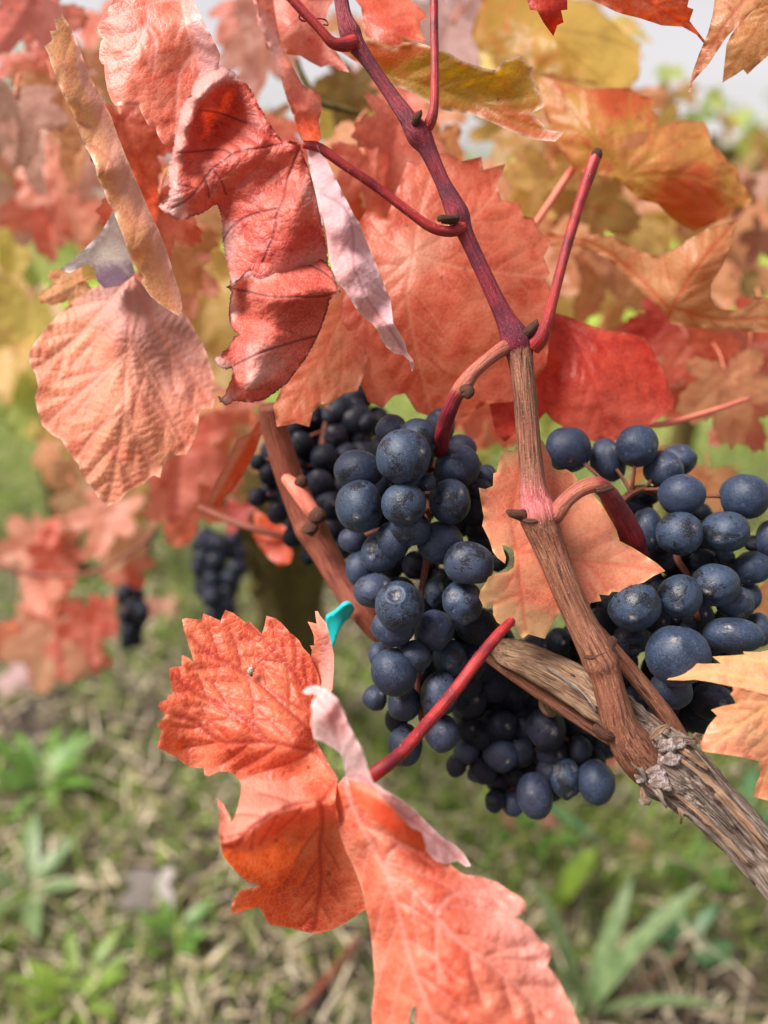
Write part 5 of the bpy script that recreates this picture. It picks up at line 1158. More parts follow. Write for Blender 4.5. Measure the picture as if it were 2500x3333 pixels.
def bunch(label, berries, centre, rachis, stalk, nped=999, kinds='a'):
    c = P(*centre); b = empty('grape_bunch', c, label, 'grapes', 'bunches of blue grapes hanging on the vines'); WPOS[b.name] = Vector(c)
    pos = []
    for q in berries:
        x, y, rx, ry, d = q[:5]; kd = q[5] if len(q) > 5 else random.choice(kinds); rot = q[6] if len(q) > 6 else random.uniform(-20, 20) * (0 if abs(rx - ry) > 8 else 1)
        pos.append((grape(b, x, y, rx, ry, d, kd, rot), rx * d / 1000 / FPX))
    if stalk: tube('peduncle', stalk, M['peduncle'], b, seg=16, rough=.07, seed=3)
    # rachis: a main axis with a short pedicel into each berry
    ax = catmull([(p[0], p[1], p[2]) for p in rachis], 8); W = P(ax[:, 0], ax[:, 1], ax[:, 2])
    tube('rachis', [(*w, .0011, 1) for w in W[::4]], M['rachis'], b, world=True, seg=7, per=3, rough=.2)
    ped = []
    for p, r in pos[:nped]:
        k = int(np.argmin(((W - p) ** 2).sum(1) + (np.arange(len(W)) < 0))); a = W[max(0, k - 3)]; m_ = (a + p) / 2 + np.array((0, 0, .001))
        ped.append([(*a, .0007, 1), (*m_, .0006, 1), (*(p + (m_ - p) / (np.linalg.norm(m_ - p) + 1e-9) * r * .9), .0008, 1)])
    o = merge_tubes('pedicel', ped, M['rachis'], b, world=True, seg=5, per=2, rough=.2); o['kind'] = 'stuff'
    return b


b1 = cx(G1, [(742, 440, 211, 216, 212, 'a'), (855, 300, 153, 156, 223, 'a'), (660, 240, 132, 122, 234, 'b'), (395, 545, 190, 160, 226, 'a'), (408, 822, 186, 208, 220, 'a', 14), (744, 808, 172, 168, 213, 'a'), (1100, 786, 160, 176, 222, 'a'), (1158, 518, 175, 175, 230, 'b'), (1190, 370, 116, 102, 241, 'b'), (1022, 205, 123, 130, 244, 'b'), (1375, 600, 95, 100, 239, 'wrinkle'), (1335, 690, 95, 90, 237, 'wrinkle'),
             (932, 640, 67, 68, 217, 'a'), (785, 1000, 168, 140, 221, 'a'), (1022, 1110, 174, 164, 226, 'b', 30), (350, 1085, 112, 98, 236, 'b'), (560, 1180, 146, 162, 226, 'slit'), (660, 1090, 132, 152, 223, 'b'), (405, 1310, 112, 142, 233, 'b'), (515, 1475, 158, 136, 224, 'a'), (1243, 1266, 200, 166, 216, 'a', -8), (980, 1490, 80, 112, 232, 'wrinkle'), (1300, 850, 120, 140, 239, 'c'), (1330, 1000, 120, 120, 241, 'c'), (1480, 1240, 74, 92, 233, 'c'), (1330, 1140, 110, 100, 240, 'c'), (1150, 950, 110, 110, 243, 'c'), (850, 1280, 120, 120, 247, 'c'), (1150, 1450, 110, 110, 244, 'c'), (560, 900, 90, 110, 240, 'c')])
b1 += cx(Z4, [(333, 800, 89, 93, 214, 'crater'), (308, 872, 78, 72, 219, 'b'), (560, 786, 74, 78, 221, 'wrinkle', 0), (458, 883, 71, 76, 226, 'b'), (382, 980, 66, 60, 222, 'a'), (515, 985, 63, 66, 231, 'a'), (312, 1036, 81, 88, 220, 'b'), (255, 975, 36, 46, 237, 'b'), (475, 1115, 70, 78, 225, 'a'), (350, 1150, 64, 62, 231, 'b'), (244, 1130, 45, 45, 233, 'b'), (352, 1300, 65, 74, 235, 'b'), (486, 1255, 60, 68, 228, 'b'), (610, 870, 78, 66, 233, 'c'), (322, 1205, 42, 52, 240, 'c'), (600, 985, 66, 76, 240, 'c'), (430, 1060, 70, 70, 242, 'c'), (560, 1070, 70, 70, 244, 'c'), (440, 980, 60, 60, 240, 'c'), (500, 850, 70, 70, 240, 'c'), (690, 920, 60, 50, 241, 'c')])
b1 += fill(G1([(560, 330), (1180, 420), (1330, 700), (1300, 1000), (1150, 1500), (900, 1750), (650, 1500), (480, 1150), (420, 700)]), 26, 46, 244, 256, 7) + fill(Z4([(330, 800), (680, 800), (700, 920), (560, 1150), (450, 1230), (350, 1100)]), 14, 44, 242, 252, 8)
bunch('large blue-grey grape bunch hanging at the middle, sharply in focus', b1, (*Z4([(520, 180)])[0], 235), [(*p, d) for p, d in zip(Z4([(480, 230), (440, 400), (430, 620), (400, 850), (400, 1100), (420, 1250)]), (240, 236, 233, 233, 235, 237))],
      [(p[0], p[1], p[2], p[3] * 1.507, p[4]) for p in V([(1112, 742, 206, 22, .3), (1090, 752, 205, 17, .5), (1065, 768, 204, 15, .8), (1025, 802, 204, 15, .9), (1000, 835, 205, 19, .8), (985, 855, 206, 16, .4), (970, 890, 209, 17, .1), (958, 930, 216, 18, 0), (950, 975, 228, 17, 0)])], kinds='ab', nped=16)
tube('bud', sub([(1002, 838, 203, 12), (1010, 848, 202, 13), (1004, 858, 202, 8)]), bud, vine, 'dry tendril scar on the stalk of the middle bunch', seg=10, rough=.3, seed=31)
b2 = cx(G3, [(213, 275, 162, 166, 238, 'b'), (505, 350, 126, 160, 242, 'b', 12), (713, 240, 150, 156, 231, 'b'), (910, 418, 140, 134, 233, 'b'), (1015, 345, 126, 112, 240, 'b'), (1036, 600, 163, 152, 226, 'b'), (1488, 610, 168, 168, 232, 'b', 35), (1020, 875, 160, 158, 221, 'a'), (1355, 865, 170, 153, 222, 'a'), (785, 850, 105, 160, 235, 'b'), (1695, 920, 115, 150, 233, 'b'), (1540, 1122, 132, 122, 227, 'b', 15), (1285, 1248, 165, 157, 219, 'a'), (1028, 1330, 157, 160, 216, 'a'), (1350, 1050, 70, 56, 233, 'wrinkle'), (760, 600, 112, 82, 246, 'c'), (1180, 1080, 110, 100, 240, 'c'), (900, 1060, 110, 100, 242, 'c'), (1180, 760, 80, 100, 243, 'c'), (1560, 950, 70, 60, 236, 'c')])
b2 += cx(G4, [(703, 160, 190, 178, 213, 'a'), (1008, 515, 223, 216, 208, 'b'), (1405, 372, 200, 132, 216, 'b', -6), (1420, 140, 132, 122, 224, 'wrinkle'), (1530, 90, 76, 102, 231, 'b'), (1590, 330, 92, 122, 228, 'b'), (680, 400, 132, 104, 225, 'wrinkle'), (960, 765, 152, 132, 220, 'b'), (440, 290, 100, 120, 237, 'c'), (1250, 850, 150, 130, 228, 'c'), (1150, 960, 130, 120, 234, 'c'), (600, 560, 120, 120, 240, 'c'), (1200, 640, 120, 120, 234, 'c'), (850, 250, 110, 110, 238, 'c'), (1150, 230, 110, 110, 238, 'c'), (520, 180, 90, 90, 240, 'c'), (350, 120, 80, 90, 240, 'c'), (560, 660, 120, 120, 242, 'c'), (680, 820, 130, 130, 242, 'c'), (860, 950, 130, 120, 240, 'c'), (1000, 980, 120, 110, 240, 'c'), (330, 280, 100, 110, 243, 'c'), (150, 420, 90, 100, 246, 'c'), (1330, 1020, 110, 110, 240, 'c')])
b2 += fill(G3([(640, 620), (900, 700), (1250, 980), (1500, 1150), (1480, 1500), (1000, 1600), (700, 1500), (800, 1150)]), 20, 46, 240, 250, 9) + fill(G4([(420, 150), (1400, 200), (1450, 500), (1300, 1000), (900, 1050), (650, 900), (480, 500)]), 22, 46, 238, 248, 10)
bunch('blue grape bunch beside the salmon leaf, partly cut by the frame edge', b2, (*G3([(600, 700)])[0], 236), [(*p, d) for p, d in zip(G3([(600, 640), (760, 560), (1000, 700), (1000, 1040), (1080, 1180), (1150, 1500)]), (226, 232, 238, 234, 232, 232))],
      [(p[0], p[1], p[2], p[3] * 1.507, p[4]) for p in V([(1178, 1112, 204, 30, .2), (1198, 1112, 203, 20, .5), (1222, 1082, 202, 17, .85), (1252, 1058, 202, 17, .8), (1285, 1047, 203, 18, .5), (1306, 1058, 205, 19, .3), (1325, 1085, 209, 22, 0), (1348, 1125, 215, 25, 0), (1366, 1165, 221, 26, 0), (1380, 1200, 230, 22, 0)])], kinds='b', nped=9)
tube('bud', sub([(1290, 1058, 202, 12), (1305, 1056, 201, 10), (1320, 1054, 201, 6), (1324, 1050, 201, 2)]), bud, vine, 'hooked bract on the bent stalk of the edge bunch', seg=10, rough=.3, seed=33)
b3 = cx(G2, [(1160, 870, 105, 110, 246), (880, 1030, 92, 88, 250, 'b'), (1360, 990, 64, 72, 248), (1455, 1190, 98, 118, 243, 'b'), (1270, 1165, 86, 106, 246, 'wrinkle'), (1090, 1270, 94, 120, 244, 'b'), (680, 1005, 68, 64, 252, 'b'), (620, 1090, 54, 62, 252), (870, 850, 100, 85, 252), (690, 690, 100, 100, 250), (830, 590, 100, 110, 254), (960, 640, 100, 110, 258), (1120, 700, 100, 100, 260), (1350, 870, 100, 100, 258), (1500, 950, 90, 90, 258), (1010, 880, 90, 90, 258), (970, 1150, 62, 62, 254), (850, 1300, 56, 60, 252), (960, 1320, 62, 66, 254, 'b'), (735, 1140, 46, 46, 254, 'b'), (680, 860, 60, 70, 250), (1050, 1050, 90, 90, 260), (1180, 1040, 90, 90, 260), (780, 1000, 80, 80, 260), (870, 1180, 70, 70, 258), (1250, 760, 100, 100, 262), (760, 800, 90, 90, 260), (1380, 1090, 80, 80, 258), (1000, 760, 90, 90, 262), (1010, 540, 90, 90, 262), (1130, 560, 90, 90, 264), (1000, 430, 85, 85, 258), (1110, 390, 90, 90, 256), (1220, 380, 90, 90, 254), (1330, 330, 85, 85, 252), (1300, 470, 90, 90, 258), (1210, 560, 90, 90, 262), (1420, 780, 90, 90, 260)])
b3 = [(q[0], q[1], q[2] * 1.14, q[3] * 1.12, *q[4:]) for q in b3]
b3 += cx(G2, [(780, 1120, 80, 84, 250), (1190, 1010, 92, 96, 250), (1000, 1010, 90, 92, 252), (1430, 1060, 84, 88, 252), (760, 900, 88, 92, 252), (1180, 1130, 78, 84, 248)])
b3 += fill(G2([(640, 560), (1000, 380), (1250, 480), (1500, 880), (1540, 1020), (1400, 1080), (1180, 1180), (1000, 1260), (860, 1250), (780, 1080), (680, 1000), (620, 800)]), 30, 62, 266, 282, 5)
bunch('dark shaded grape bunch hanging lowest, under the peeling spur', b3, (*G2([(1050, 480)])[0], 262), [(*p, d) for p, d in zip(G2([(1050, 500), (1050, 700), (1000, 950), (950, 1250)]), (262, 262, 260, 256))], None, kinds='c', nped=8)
tube('tendril', [(p[0], p[1], p[2], p[3], 1) for p in G2([(1190, 690, 240, 6), (1170, 668, 239, 13), (1145, 690, 238, 15), (1142, 730, 238, 16), (1165, 765, 238, 15), (1195, 780, 241, 12)])], M['strip'], vine, 'dry hooked tendril stub over the lowest bunch', seg=10, rough=.1)
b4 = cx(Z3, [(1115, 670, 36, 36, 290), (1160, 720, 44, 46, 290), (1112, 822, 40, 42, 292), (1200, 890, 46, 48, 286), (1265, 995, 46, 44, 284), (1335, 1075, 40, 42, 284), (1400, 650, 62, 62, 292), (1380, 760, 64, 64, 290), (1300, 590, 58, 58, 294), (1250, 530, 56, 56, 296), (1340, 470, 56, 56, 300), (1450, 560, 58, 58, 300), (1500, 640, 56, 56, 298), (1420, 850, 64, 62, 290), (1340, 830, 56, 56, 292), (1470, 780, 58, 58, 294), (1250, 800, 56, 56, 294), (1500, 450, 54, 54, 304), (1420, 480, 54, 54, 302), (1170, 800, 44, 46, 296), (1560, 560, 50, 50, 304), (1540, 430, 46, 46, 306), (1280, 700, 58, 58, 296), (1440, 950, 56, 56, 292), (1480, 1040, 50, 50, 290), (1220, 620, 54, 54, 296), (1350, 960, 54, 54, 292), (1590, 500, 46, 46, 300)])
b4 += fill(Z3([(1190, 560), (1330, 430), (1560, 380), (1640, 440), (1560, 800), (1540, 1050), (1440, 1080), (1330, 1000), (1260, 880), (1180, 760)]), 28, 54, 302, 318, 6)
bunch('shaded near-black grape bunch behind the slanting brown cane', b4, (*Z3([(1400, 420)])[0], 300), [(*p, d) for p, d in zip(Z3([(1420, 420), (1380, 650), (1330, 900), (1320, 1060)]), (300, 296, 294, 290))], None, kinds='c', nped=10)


def far_bunch(label, x, y, w, h, d, n):
    L = []
    for k in range(n):
        t = (k + .5) / n; ww = w * (.5 + .5 * math.sin(math.pi * min(1, .25 + t * .8))) * .5
        L.append((x + random.uniform(-1, 1) * ww * .75, y + (t - .5) * h, w * .2, w * .2, d + random.uniform(-12, 12)))
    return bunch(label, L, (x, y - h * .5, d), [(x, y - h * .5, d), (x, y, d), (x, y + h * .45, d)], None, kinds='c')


far_bunch('blurred dark bunch against the mossy trunk', *Z3([(950, 1160)])[0], 170, 260, 560, 30)
far_bunch('blurred dark bunch hanging alone over the straw, left of the coral leaf', *Z3([(572, 1310)])[0], 120, 220, 720, 26)
far_bunch('tiny blurred bunch half hidden under brown leaves', *Z3([(648, 1010)])[0], 70, 110, 760, 10)

# ------------------------------------------------------------------ more leaves of the vines behind (blurred)
vine4 = empty('grapevine', G(930, 2240), 'grapevine with a mossy dark trunk, blurred behind the coral leaf', 'grapevine')
vine5 = empty('grapevine', G(330, 2080), 'far blurred grapevine with drooping red and tan leaves above the grass', 'grapevine')


def many(parent, L):
    for (x, y, d, s, rot, key, *tl) in L:
        if d > 265: d = 265 + (d - 265) * 1.75
        vine_leaf(parent, x * 1.507, y * 1.507, d, s * 1.507, rot, key, tilt=tl[0] if tl else (random.uniform(-30, 30), random.uniform(-30, 30)), fold=random.uniform(.05, .4), curl=random.uniform(-.1, .4))


many(vine2, [
    (50, 25, 300, 130, 30, 'pink', (10, 20)), (120, 75, 310, 110, -40, 'coralpink', (20, -10)), (60, 130, 340, 120, -30, 'salmon'), (130, 215, 300, 130, -20, 'orange'), (175, 300, 320, 110, 20, 'orange'), (110, 150, 330, 110, 60, 'peach'),
    (30, 235, 290, 150, -10, 'dusty', (0, 35)), (70, 330, 330, 100, 0, 'dusty'), (200, 40, 350, 110, 0, 'coralpink'), (255, 60, 380, 140, 20, 'dusty'), (205, 140, 380, 120, -30, 'tan'), (255, 190, 360, 120, 10, 'orangetan'),
    (285, 290, 262, 150, -20, 'redorange', (0, 10)), (330, 470, 262, 150, 15, 'coral'), (370, 530, 290, 140, -25, 'orange'), (395, 600, 310, 120, 0, 'peach'), (300, 400, 310, 120, 40, 'peach'), (350, 610, 330, 110, 10, 'salmon'),
    (155, 325, 370, 90, 10, 'wool_bg'), (170, 375, 380, 90, -10, 'dusty'), (205, 400, 390, 60, 30, 'grey'), (115, 400, 360, 130, -20, 'peach'), (90, 470, 370, 120, 10, 'coralpink'), (40, 455, 390, 100, 70, 'dusty'), (160, 480, 380, 100, -40, 'peach'),
    (150, 625, 250, 80, 75, 'orangetan', (35, 20)),
])
many(vine3, [
    (560, 110, 340, 180, 20, 'brownrose', (0, -20)), (530, 30, 360, 120, -30, 'salmon'), (600, 300, 320, 110, 10, 'coral'), (575, 270, 350, 90, 0, 'tan'), (755, 200, 360, 110, 10, 'darkolive'), (800, 260, 370, 110, -30, 'gold'), (720, 240, 380, 100, 10, 'yellow'),
    (745, 330, 290, 150, 30, 'orange'), (800, 370, 280, 140, -20, 'salmon'), (860, 300, 270, 150, 10, 'salmon'), (800, 450, 300, 150, 0, 'redorange'), (730, 420, 310, 130, -30, 'orange'), (850, 400, 290, 120, 40, 'orange'), (770, 540, 300, 130, 10, 'orange'), (880, 210, 330, 120, -10, 'coralpink'),
    (960, 70, 350, 150, 30, 'lavender', (0, 25)), (1010, 40, 360, 100, 0, 'lavender'), (1060, 400, 400, 110, 0, 'yellow'), (1110, 385, 380, 120, -20, 'yellow'), (1150, 400, 370, 110, 30, 'gold'), (1140, 350, 420, 120, 0, 'lime'), (1090, 400, 410, 100, 60, 'yellow'), (1210, 440, 340, 140, 0, 'gold'), (1240, 520, 330, 150, 20, 'orange'), (1200, 550, 320, 120, -20, 'orange'), (1290, 590, 330, 130, 10, 'orange'), (1250, 420, 360, 110, -40, 'mottled'), (1180, 330, 390, 100, 0, 'gold'),
    (950, 330, 300, 110, 0, 'orange'), (1500, 765, 300, 130, -30, 'redorange'), (1450, 760, 330, 110, 10, 'brown'), (1420, 720, 310, 110, 30, 'red'), (1570, 850, 290, 150, -10, 'orange'), (1610, 800, 300, 140, 10, 'salmon'), (1600, 900, 300, 110, -20, 'salmon'), (1640, 700, 320, 110, 0, 'redorange'), (1540, 720, 330, 110, 30, 'brown'),
    (1060, 905, 320, 120, 10, 'peach'), (1010, 890, 300, 90, -20, 'salmon'), (1090, 870, 310, 120, 0, 'redorange'), (1530, 1060, 320, 110, 0, 'orange'), (1400, 1000, 330, 80, 20, 'orange'), (1640, 1300, 300, 90, 0, 'orange'), (1630, 400, 460, 90, 0, 'dusty'), (1650, 480, 470, 80, 0, 'brownrose'), (1040, 960, 330, 70, 0, 'lime'), (1180, 900, 360, 60, 0, 'lime'),
    (1300, 200, 360, 90, -30, 'gold'), (1120, 200, 380, 120, 0, 'gold'), (1150, 110, 420, 130, 20, 'gold'), (1020, 150, 400, 90, 0, 'yellow'), (1200, 250, 380, 110, 0, 'orange'),
])
many(vine3, [(1445, 160, 620, 45, 20, 'lime'), (1480, 200, 640, 45, -30, 'olive'), (1510, 250, 620, 50, 10, 'green'), (1545, 215, 630, 40, 60, 'lime'), (1570, 265, 640, 45, -10, 'gold'), (1430, 215, 600, 45, 40, 'olive'), (1600, 250, 660, 40, 0, 'lime'), (1470, 275, 640, 50, 0, 'gold'), (1180, 400, 330, 130, 15, 'gold'), (1270, 480, 330, 140, -15, 'olive'), (1210, 560, 350, 120, 10, 'gold'), (1370, 500, 350, 120, 25, 'gold'), (1130, 300, 340, 120, -20, 'olive'), (1600, 420, 380, 70, 0, 'brown'), (1640, 520, 380, 80, 20, 'brown'), (1610, 620, 380, 80, -10, 'darkolive'), (1010, 120, 420, 150, 10, 'gold'), (1180, 60, 430, 160, -20, 'olive'), (1290, 120, 420, 130, 20, 'gold'), (1330, 60, 440, 110, 0, 'yellow'), (1230, 180, 400, 150, 0, 'orange'), (1330, 260, 390, 150, 20, 'orange'), (1420, 330, 400, 150, -20, 'gold'), (1500, 400, 410, 150, 10, 'orange'),
    (1100, 280, 430, 130, 0, 'gold'), (1180, 300, 420, 140, 20, 'yellow'), (1260, 350, 410, 140, -10, 'gold'), (1350, 420, 400, 150, 0, 'orange'), (1440, 480, 420, 130, 20, 'gold'), (1150, 480, 380, 150, 10, 'orange'), (1220, 620, 380, 150, -10, 'gold'), (1340, 640, 400, 120, 10, 'orange'), (1560, 560, 430, 120, 0, 'gold'), (1620, 600, 430, 130, 20, 'orange'), (1600, 480, 440, 110, 0, 'orange'), (1520, 660, 400, 130, -20, 'orange'),
    (930, 230, 400, 130, 10, 'orange'), (860, 130, 420, 140, 0, 'orange'), (780, 60, 420, 140, 0, 'orange'), (1000, 420, 360, 140, 0, 'orange'), (1090, 560, 340, 120, 20, 'redorange'), (1380, 560, 430, 110, 0, 'gold'), (1650, 780, 360, 120, 0, 'orange'), (1380, 800, 340, 110, -10, 'red'), (1300, 760, 340, 120, 10, 'redorange'), (1480, 830, 340, 110, 20, 'redorange')])
many(vine2, [
    (420, 560, 400, 120, 0, 'gold'), (450, 650, 420, 140, 20, 'gold'), (410, 690, 430, 120, -20, 'olive'), (470, 730, 440, 130, 10, 'gold'), (440, 480, 420, 110, 0, 'orange'), (470, 820, 400, 130, 0, 'gold'),
    (390, 990, 320, 190, 5, 'salmon', (0, 30)), (400, 1090, 330, 130, 10, 'salmon', (10, 20)), (430, 900, 330, 130, -20, 'orange'), (500, 900, 340, 110, 10, 'salmon'), (550, 960, 330, 90, 0, 'tan'), (510, 1110, 380, 60, 20, 'red'),
])
many(vine5, [
    (60, 560, 520, 110, 0, 'gold'), (130, 530, 500, 110, 30, 'gold'), (220, 560, 540, 100, -20, 'gold'), (30, 630, 620, 110, 0, 'olive'), (90, 660, 600, 100, 20, 'tan'), (50, 800, 700, 90, 0, 'yellow'), (20, 720, 720, 90, 0, 'gold'), (40, 880, 760, 80, 0, 'lime'), (70, 900, 700, 60, 0, 'yellow'),
    (105, 990, 520, 80, 10, 'orange'), (165, 1020, 500, 80, -20, 'orangetan'), (130, 955, 560, 70, 0, 'gold'), (230, 1120, 420, 120, 10, 'peach'), (190, 1090, 430, 100, -30, 'tan'), (260, 1170, 430, 90, 20, 'tan'), (290, 1070, 460, 90, 0, 'olive'), (330, 1090, 500, 70, 0, 'tan'),
    (115, 1140, 460, 70, -10, 'coralpink'), (60, 1180, 470, 110, 70, 'peach'), (120, 1205, 460, 90, 40, 'salmon'), (240, 1215, 440, 75, 30, 'peach'), (280, 1225, 440, 75, -30, 'coralpink'), (90, 1290, 460, 100, -20, 'peach'), (140, 1270, 470, 80, 30, 'salmon'), (100, 1400, 450, 140, 10, 'orangetan'), (60, 1380, 460, 120, -10, 'peach'),
    (185, 1350, 440, 90, 50, 'coralpink'), (215, 1330, 450, 70, 80, 'coral'), (160, 1400, 450, 90, 10, 'salmon'), (130, 1340, 470, 90, 0, 'peach'), (200, 1420, 480, 60, 0, 'coralpink'), (160, 1130, 500, 60, 0, 'peach'),
])


many(vine5, [(40, 300, 420, 110, 10, 'peach'), (100, 330, 430, 100, -20, 'pink'), (60, 420, 430, 120, 0, 'tan'), (150, 440, 420, 110, 30, 'peach'), (30, 520, 440, 120, 0, 'yellow'), (110, 560, 440, 120, -20, 'lime'), (60, 690, 450, 120, 10, 'yellow'), (20, 790, 450, 110, 0, 'gold'), (60, 870, 460, 100, 20, 'lime'), (10, 350, 430, 80, 0, 'green'), (25, 400, 430, 60, 20, 'lime')])


def wpts(L): return [(*np.array(p[:3]), p[3], 1) for p in L]


# mossy trunk behind, and the trunks of the other vines
tr = G(930, 2240); top = P(905, 1640, 640)
tube('trunk', wpts([(*(tr + np.array((0.02, 0, -.05))), .036), (*(tr * .75 + top * .25 + np.array((.012, 0, 0))), .034), (*(tr * .45 + top * .55 + np.array((.01, 0, 0))), .036), (*top, .040), (*(top + np.array((-.05, .02, .05))), .036), (*(top + np.array((-.10, .05, .16))), .02)]), M['mossbark'], vine4, world=True, seg=40, per=14, ridges=9, ridge_amp=.07, rough=.35, seed=3)
tube('arm', wpts([(*top, .03), (*(top + np.array((.06, -.03, .05))), .024), (*(top + np.array((.16, -.08, .07))), .018)]), M['mossbark'], vine4, world=True, seg=20, per=8, rough=.3, seed=5)
many(vine4, [(560, 1100, 600, 80, 0, 'brown'), (600, 1030, 620, 80, 20, 'darkolive'), (520, 1060, 640, 80, -20, 'brown'), (700, 1000, 640, 80, 0, 'redorange'), (640, 960, 620, 80, 10, 'brownrose'), (760, 900, 560, 70, 0, 'lime'), (700, 880, 600, 70, 0, 'darkolive')])
b0 = G(330, 2080)
tube('trunk', wpts([(*(b0 + np.array((-.15, .25, -.05))), .03), (*(b0 + np.array((-.13, .22, .3))), .027), (*(b0 + np.array((-.10, .2, .5))), .03), (*(b0 + np.array((-.12, .2, .75))), .015)]), M['mossbark'], vine5, world=True, seg=24, per=8, ridges=7, ridge_amp=.07, rough=.3, seed=6)
tube('cane', [(p[0], p[1], p[2], p[3], 1) for p in V([(-40, 1210, 470, 9), (80, 1240, 465, 8), (200, 1235, 455, 7), (300, 1180, 450, 6), (350, 1120, 455, 5)])], M['shoot'], vine5, seg=8)
b3_ = np.array(WPOS[vine3.name])
tube('trunk', wpts([(*(b3_ + np.array((.3, .35, -.05))), .03), (*(b3_ + np.array((.3, .33, .3))), .028), (*(b3_ + np.array((.24, .25, .62))), .024), (*(b3_ + np.array((.2, .2, .9))), .012)]), M['mossbark'], vine3, world=True, seg=24, per=8, rough=.3, seed=8)
tube('cane', sub([(1135, 515, 300, 7, 1), (1180, 450, 296, 8, 1), (1230, 375, 292, 8, 1), (1262, 330, 290, 7, 1)]), M['petiole2'], vine3, 'blurred pink stalk behind the leafless red one')
tube('cane', sub([(1395, 918, 262, 6, 1), (1440, 915, 266, 7, 1), (1520, 893, 272, 6, 1), (1620, 860, 282, 5, 1)]), M['petiole2'], vine3, 'pinkish stalk above the green grass gap')
tube('cane', sub([(430, 1095, 330, 6, 1), (500, 1125, 325, 8, 1), (560, 1145, 322, 8, 1), (640, 1165, 325, 6, 1)]), M['shoot'], vine2, 'short tan twig pointing at the small red leaf', seg=8)
tube('cane', sub([(640, 130, 330, 6, 1), (655, 170, 330, 8, 1), (690, 220, 330, 8, 1), (740, 235, 332, 7, 1), (790, 250, 336, 6, 1)]), M['mossbark'], vine3, 'dark blurred twig among the pink leaves', seg=8)

# the next vine row: a row of leafy vines a few metres off, tops just above eye level
ROWKEY = ['gold', 'olive', 'orange', 'lime', 'redorange', 'green', 'tan', 'brownrose', 'yellow', 'salmon']
CAMB = np.array([RIGHT, np.array((0, 0, 1.0)), np.array((0, -1.0, 0))])
for k, (x, y, ht, nl) in enumerate([(-2.1, 3.2, 1.05, 26), (-1.15, 3.3, 1.0, 24), (-.2, 3.4, .98, 22), (.75, 3.5, .9, 22), (1.3, 3.6, .98, 24), (1.95, 3.7, 1.08, 26)]):
    lab = ['blurred leafy vine of the next row, at the photo edge beside the sky gap', 'blurred yellow-green vine in the next row behind the tan folded leaf', 'blurred vine in the next row straight behind the curled dry leaf', 'blurred vine in the next row behind the olive leaves',
           'blurred vine of the next row showing under the bright sky', 'blurred vine of the next row below the dark shed roof'][k]
    vv_ = empty('grapevine', (x, y, 0), lab, 'grapevine', 'vines of the next row')
    tube('trunk', wpts([(x, y, -.05, .035), (x + .02, y, .35, .03), (x - .02, y, .62, .032), (x + .05, y, ht - .1, .012)]), M['mossbark'], vv_, world=True, seg=12, per=5, rough=.3, seed=k)
    for j in range(nl):
        p = np.array((x + random.uniform(-.5, .5), y + random.uniform(-.22, .22), .55 + (ht - .55) * random.random() ** .8))
        vine_leaf(vv_, 0, 0, 0, 0, random.uniform(-50, 50), random.choice(ROWKEY), tilt=(random.uniform(-35, 35), random.uniform(-40, 40)), world=(p, random.uniform(.07, .11), CAMB), petiole=False)

# a cyan plastic tie on the brown cane
t_ = NT('cyan_plastic'); M['cyan'] = t_.finish(t_.principled(Base_Color=S(20, 196, 200), Roughness=.45).outputs[0])
tie = K4([(690, 1900, 249), (760, 1860, 247), (815, 1815, 245), (850, 1800, 245), (880, 1815, 246), (895, 1845, 248), (860, 1900, 250), (810, 1950, 250), (775, 2010, 251), (755, 2080, 252), (735, 2125, 252), (700, 2110, 252), (680, 1990, 251)])
tp_ = patch([(a, b) for a, b, c in tie], tie, rough=.3, seed=90, step=7)
o = mesh_obj('plastic_tie', tp_['co'], tp_['f'], [M['cyan']], None, P(*tie[3]))
so = o.modifiers.new('thick', 'SOLIDIFY'); so.thickness = .0012
tag(o, 'cyan plastic tie hanging off the brown cane above the coral leaf', 'plastic tie')
g_ = G(2400, 2080)

# small grey bug on the coral leaf
def bug():
    c = P(*H1([(838, 620)])[0], 201.3); k = .2013 / FPX * 1000 / 1000
    b = empty('bug', c, 'tiny grey speckled bug sitting on the coral leaf', 'bug')
    t = NT('bug_shell'); v = t.n("TexCoord").outputs['Object']; n = t.noise(v, 2600, 3)
    M['bug'] = t.finish(t.principled(Base_Color=t.mix(t.ramp(n, .4, .6), S(96, 88, 74), S(176, 164, 140)), Roughness=.5).outputs[0])
    M['bugdark'] = weed_mat('bug_dark', S(40, 30, 26), S(60, 46, 38))
    def ell(name, dx, dy, rx, ry, rz, mat, rot=-20):
        bm = bmesh.new(); bmesh.ops.create_icosphere(bm, subdivisions=3, radius=1)
        co = np.array([w.co for w in bm.verts]) * np.array((rx, ry, rz)); f = [tuple(w.index for w in q.verts) for q in bm.faces]; bm.free()
        a = math.radians(rot); co = co @ np.array([[math.cos(a), math.sin(a), 0], [-math.sin(a), math.cos(a), 0], [0, 0, 1]])
        co = (co + np.array((dx, dy, 0))) * (.2013 / FPX)
        mesh_obj(name, c + co @ np.array([RIGHT, UP, -FWD]), f, [M[mat]], b, c)
    ell('shell', 0, 0, 10.5, 15, 8, 'bug'); ell('head', 3, -14, 5, 5, 4, 'bugdark')
    for s in (-1, 1):
        for j in range(3):
            a0 = c + (np.array((s * 8, 6 - j * 8, -2)) * (.2013 / FPX)) @ np.array([RIGHT, UP, -FWD]); a1 = c + (np.array((s * 17, 9 - j * 10, -5)) * (.2013 / FPX)) @ np.array([RIGHT, UP, -FWD])
            tube('leg', [(*a0, .00009, 1), (*((a0 + a1) / 2 - FWD * .00015), .00009, 1), (*a1, .00007, 1)], M['bugdark'], b, world=True, seg=5, per=2)


bug()

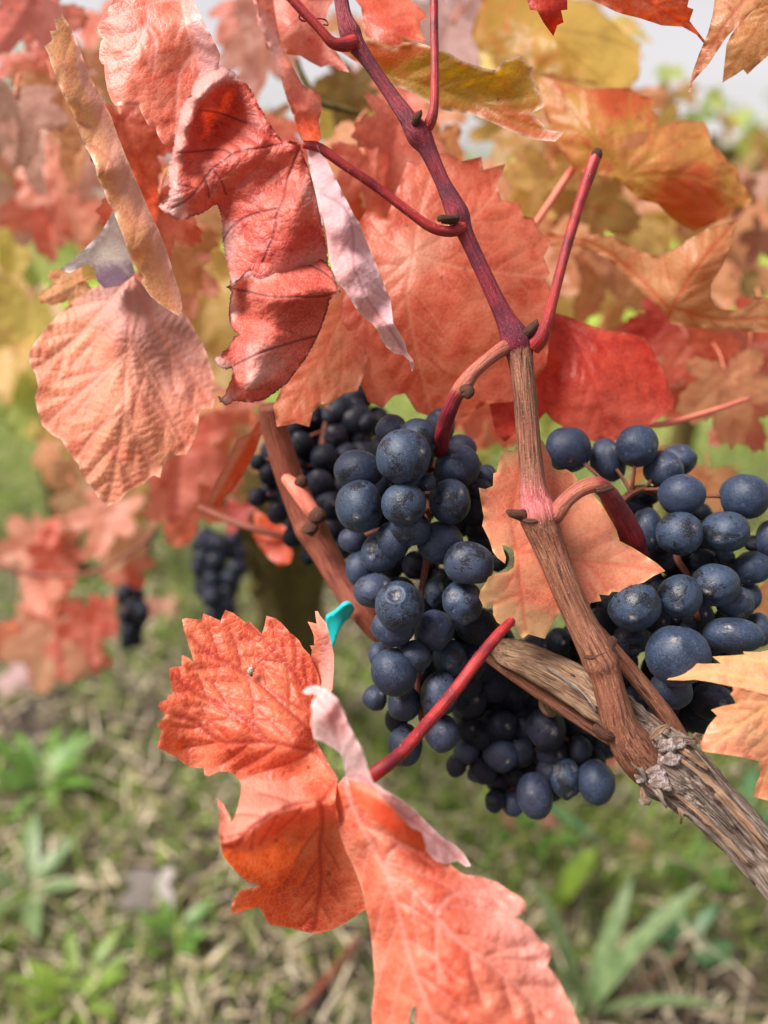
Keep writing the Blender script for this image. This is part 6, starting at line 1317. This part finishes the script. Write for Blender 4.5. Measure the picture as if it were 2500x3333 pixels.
# fallen leaves on the ground
FB = np.array([np.array((1.0, 0, 0)), np.array((0, .85, .5)), np.array((0, -.5, .85))])
for (px, py, size, key, lab) in [(1700, 2690, .05, 'pink', 'pink fallen leaf standing in the grass under the dark bunch'), (1640, 2560, .03, 'coralpink', 'small pink fallen leaf touching the shaded grapes, half hidden'), (2010, 2480, .05, 'coral', 'coral fallen leaf glimpsed between the dark bunch and the old arm'),
                                 (530, 2000, .055, 'pink', 'pink fallen leaf beside the lone blurred bunch'), (245, 2130, .05, 'coralpink', 'pale pink fallen leaf under the drooping red leaves'), (50, 2230, .055, 'lavender', 'whitish pink fallen leaf at the photo edge above the rosette weed'),
                                 (520, 2900, .05, 'grey', 'pale dead folded leaf lying on the bare soil'), (1240, 2640, .05, 'lavender', 'faded pink fallen leaf beside the thick red stalk'), (160, 1850, .06, 'coralpink', 'pink fallen leaf in the far grass between the vines'), (760, 2990, .022, 'brownrose', 'tiny brown fallen leaf below the torn coral lobe'), (2050, 2780, .03, 'tan', 'small tan fallen leaf in the straw under the old arm')]:
    g = G(px, py)
    o = vine_leaf(None, 0, 0, 0, 0, random.uniform(-60, 60), key, tilt=(0, 0), fold=1.3 if key == 'grey' else .35, curl=.5, world=(g + np.array((0, 0, size * .4)), size, FB), petiole=False)
    o.name = 'fallen_leaf'; tag(o, lab, 'fallen leaf', 'fallen leaves on the ground')
a_ = G(960, 3333); b_ = G(1170, 3070)
o = tube('fallen_twig', [(*(a_ + np.array((0, 0, .012))), .004, 1), (*((a_ + b_) / 2 + np.array((.004, 0, .016))), .0036, 1), (*(b_ + np.array((0, 0, .014))), .004, 1)], M['shoot'], None, world=True, seg=10, rough=.15)
tag(o, 'reddish dead twig lying on the soil left of the coral leaf tip', 'twig')
a_ = G(1990, 3290); b_ = G(2230, 3110)
o = tube('fallen_twig', [(*(a_ + np.array((0, 0, .01))), .004, 1), (*((a_ + b_) / 2 + np.array((.004, 0, .014))), .004, 1), (*(b_ + np.array((0, 0, .012))), .003, 1)], M['strip'], None, world=True, seg=8, rough=.15)
tag(o, 'pale grey-tan twig lying in the straw near the bottom corner', 'twig')

# far away: shed under the sky, and trees along the horizon
t = NT('shed_roof'); v = t.n("TexCoord").outputs['Object']; M['roof'] = t.finish(t.principled(Base_Color=t.mix(t.noise(v, 6), S(150, 140, 140), S(190, 182, 184)), Roughness=.6).outputs[0])
t = NT('shed_wall'); v = t.n("TexCoord").outputs['Object']; M['shedwall'] = t.finish(t.principled(Base_Color=t.mix(t.noise(t.scale(v, (12, 1, 1)), 2), S(64, 50, 44), S(96, 76, 64)), Roughness=.85).outputs[0])


def box(name, x0, x1, y0, y1, z0, z1, mat, parent, dz=0):
    co = [(x, y, z + (dz if y == y1 and z == z1 else 0)) for z in (z0, z1) for y in (y0, y1) for x in (x0, x1)]
    f = [(0, 2, 3, 1), (4, 5, 7, 6), (0, 1, 5, 4), (2, 6, 7, 3), (0, 4, 6, 2), (1, 3, 7, 5)]
    return mesh_obj(name, co, f, [mat], parent, np.mean(co, 0), smooth=False)


sh = empty('shed', (6.4, 11.5, 0), 'dark wooden shed with a pale sloping roof below the sky at the photo edge', 'shed')
box('wall', 4.9, 10, 11, 15, 0, 1.05, M['shedwall'], sh)
ro = box('roof', 4.4, 10.4, 10.5, 15.5, 1.053, 1.13, M['roof'], sh, .25)
for k in range(5): box('plank', 5.0 + k * .8, 5.7 + k * .8, 10.96, 10.997, .1, .98, M['shedwall'], sh)


def far_tree(x, y, h, key, lab, seed):
    rn = random.Random(seed); r = empty('tree', (x, y, 0), lab, 'tree')
    tube('trunk', [(x, y, -.2, h * .03, 1), (x + .1, y, h * .35, h * .024, 1), (x - .1, y, h * .7, h * .012, 1), (x, y, h * .95, h * .004, 1)], M['mossbark'], r, world=True, seg=10, per=4, rough=.2, seed=seed)
    N = 2600; g = RNG.normal(size=(N, 3)); g /= np.linalg.norm(g, axis=1)[:, None]; cl = RNG.normal(size=(26, 3)) * np.array((.22, .22, .24)); c0 = cl[RNG.integers(0, 26, N)] + g * (RNG.random(N) ** .4)[:, None] * .14
    c0 = c0 * h + np.array((x, y, h * .62)); s = h * RNG.uniform(.012, .028, N); a = RNG.normal(size=(N, 3)); a /= np.linalg.norm(a, axis=1)[:, None]; b = np.cross(a, g); b /= np.linalg.norm(b, axis=1)[:, None] + 1e-9
    co = np.stack([c0 - a * s[:, None], c0 - b * s[:, None] * .5, c0 + a * s[:, None], c0 + b * s[:, None] * .5], 1).reshape(-1, 3)
    mesh_obj('crown', co, np.arange(N * 4).reshape(N, 4), [simple_tree(key)], r, (x, y, h * .6))


def simple_tree(key):
    k = 'tree_' + key
    if k not in M:
        a, b, c = [L_(*q) for q in LEAFCOL[key]]; M[k] = weed_mat('tree_leaf_' + key, a, b)
    return M[k]


for k, (x, y, h, key, lab) in enumerate([(5.3, 9.2, 1.75, 'lime', 'small sparse green tree against the sky near the shed'), (-7, 16, 2.4, 'green', 'dark green tree far behind, at the photo edge'), (-3.2, 19, 1.9, 'green', 'far green tree behind the tan folded leaf'), (.5, 21, 1.7, 'olive', 'far olive tree hidden among the middle leaves'), (3.2, 22, 1.7, 'lime', 'far pale green tree below the bright sky gap'), (9.5, 20, 2.2, 'green', 'far green tree behind the shed')]):
    far_tree(x, y, h, key, lab, k)
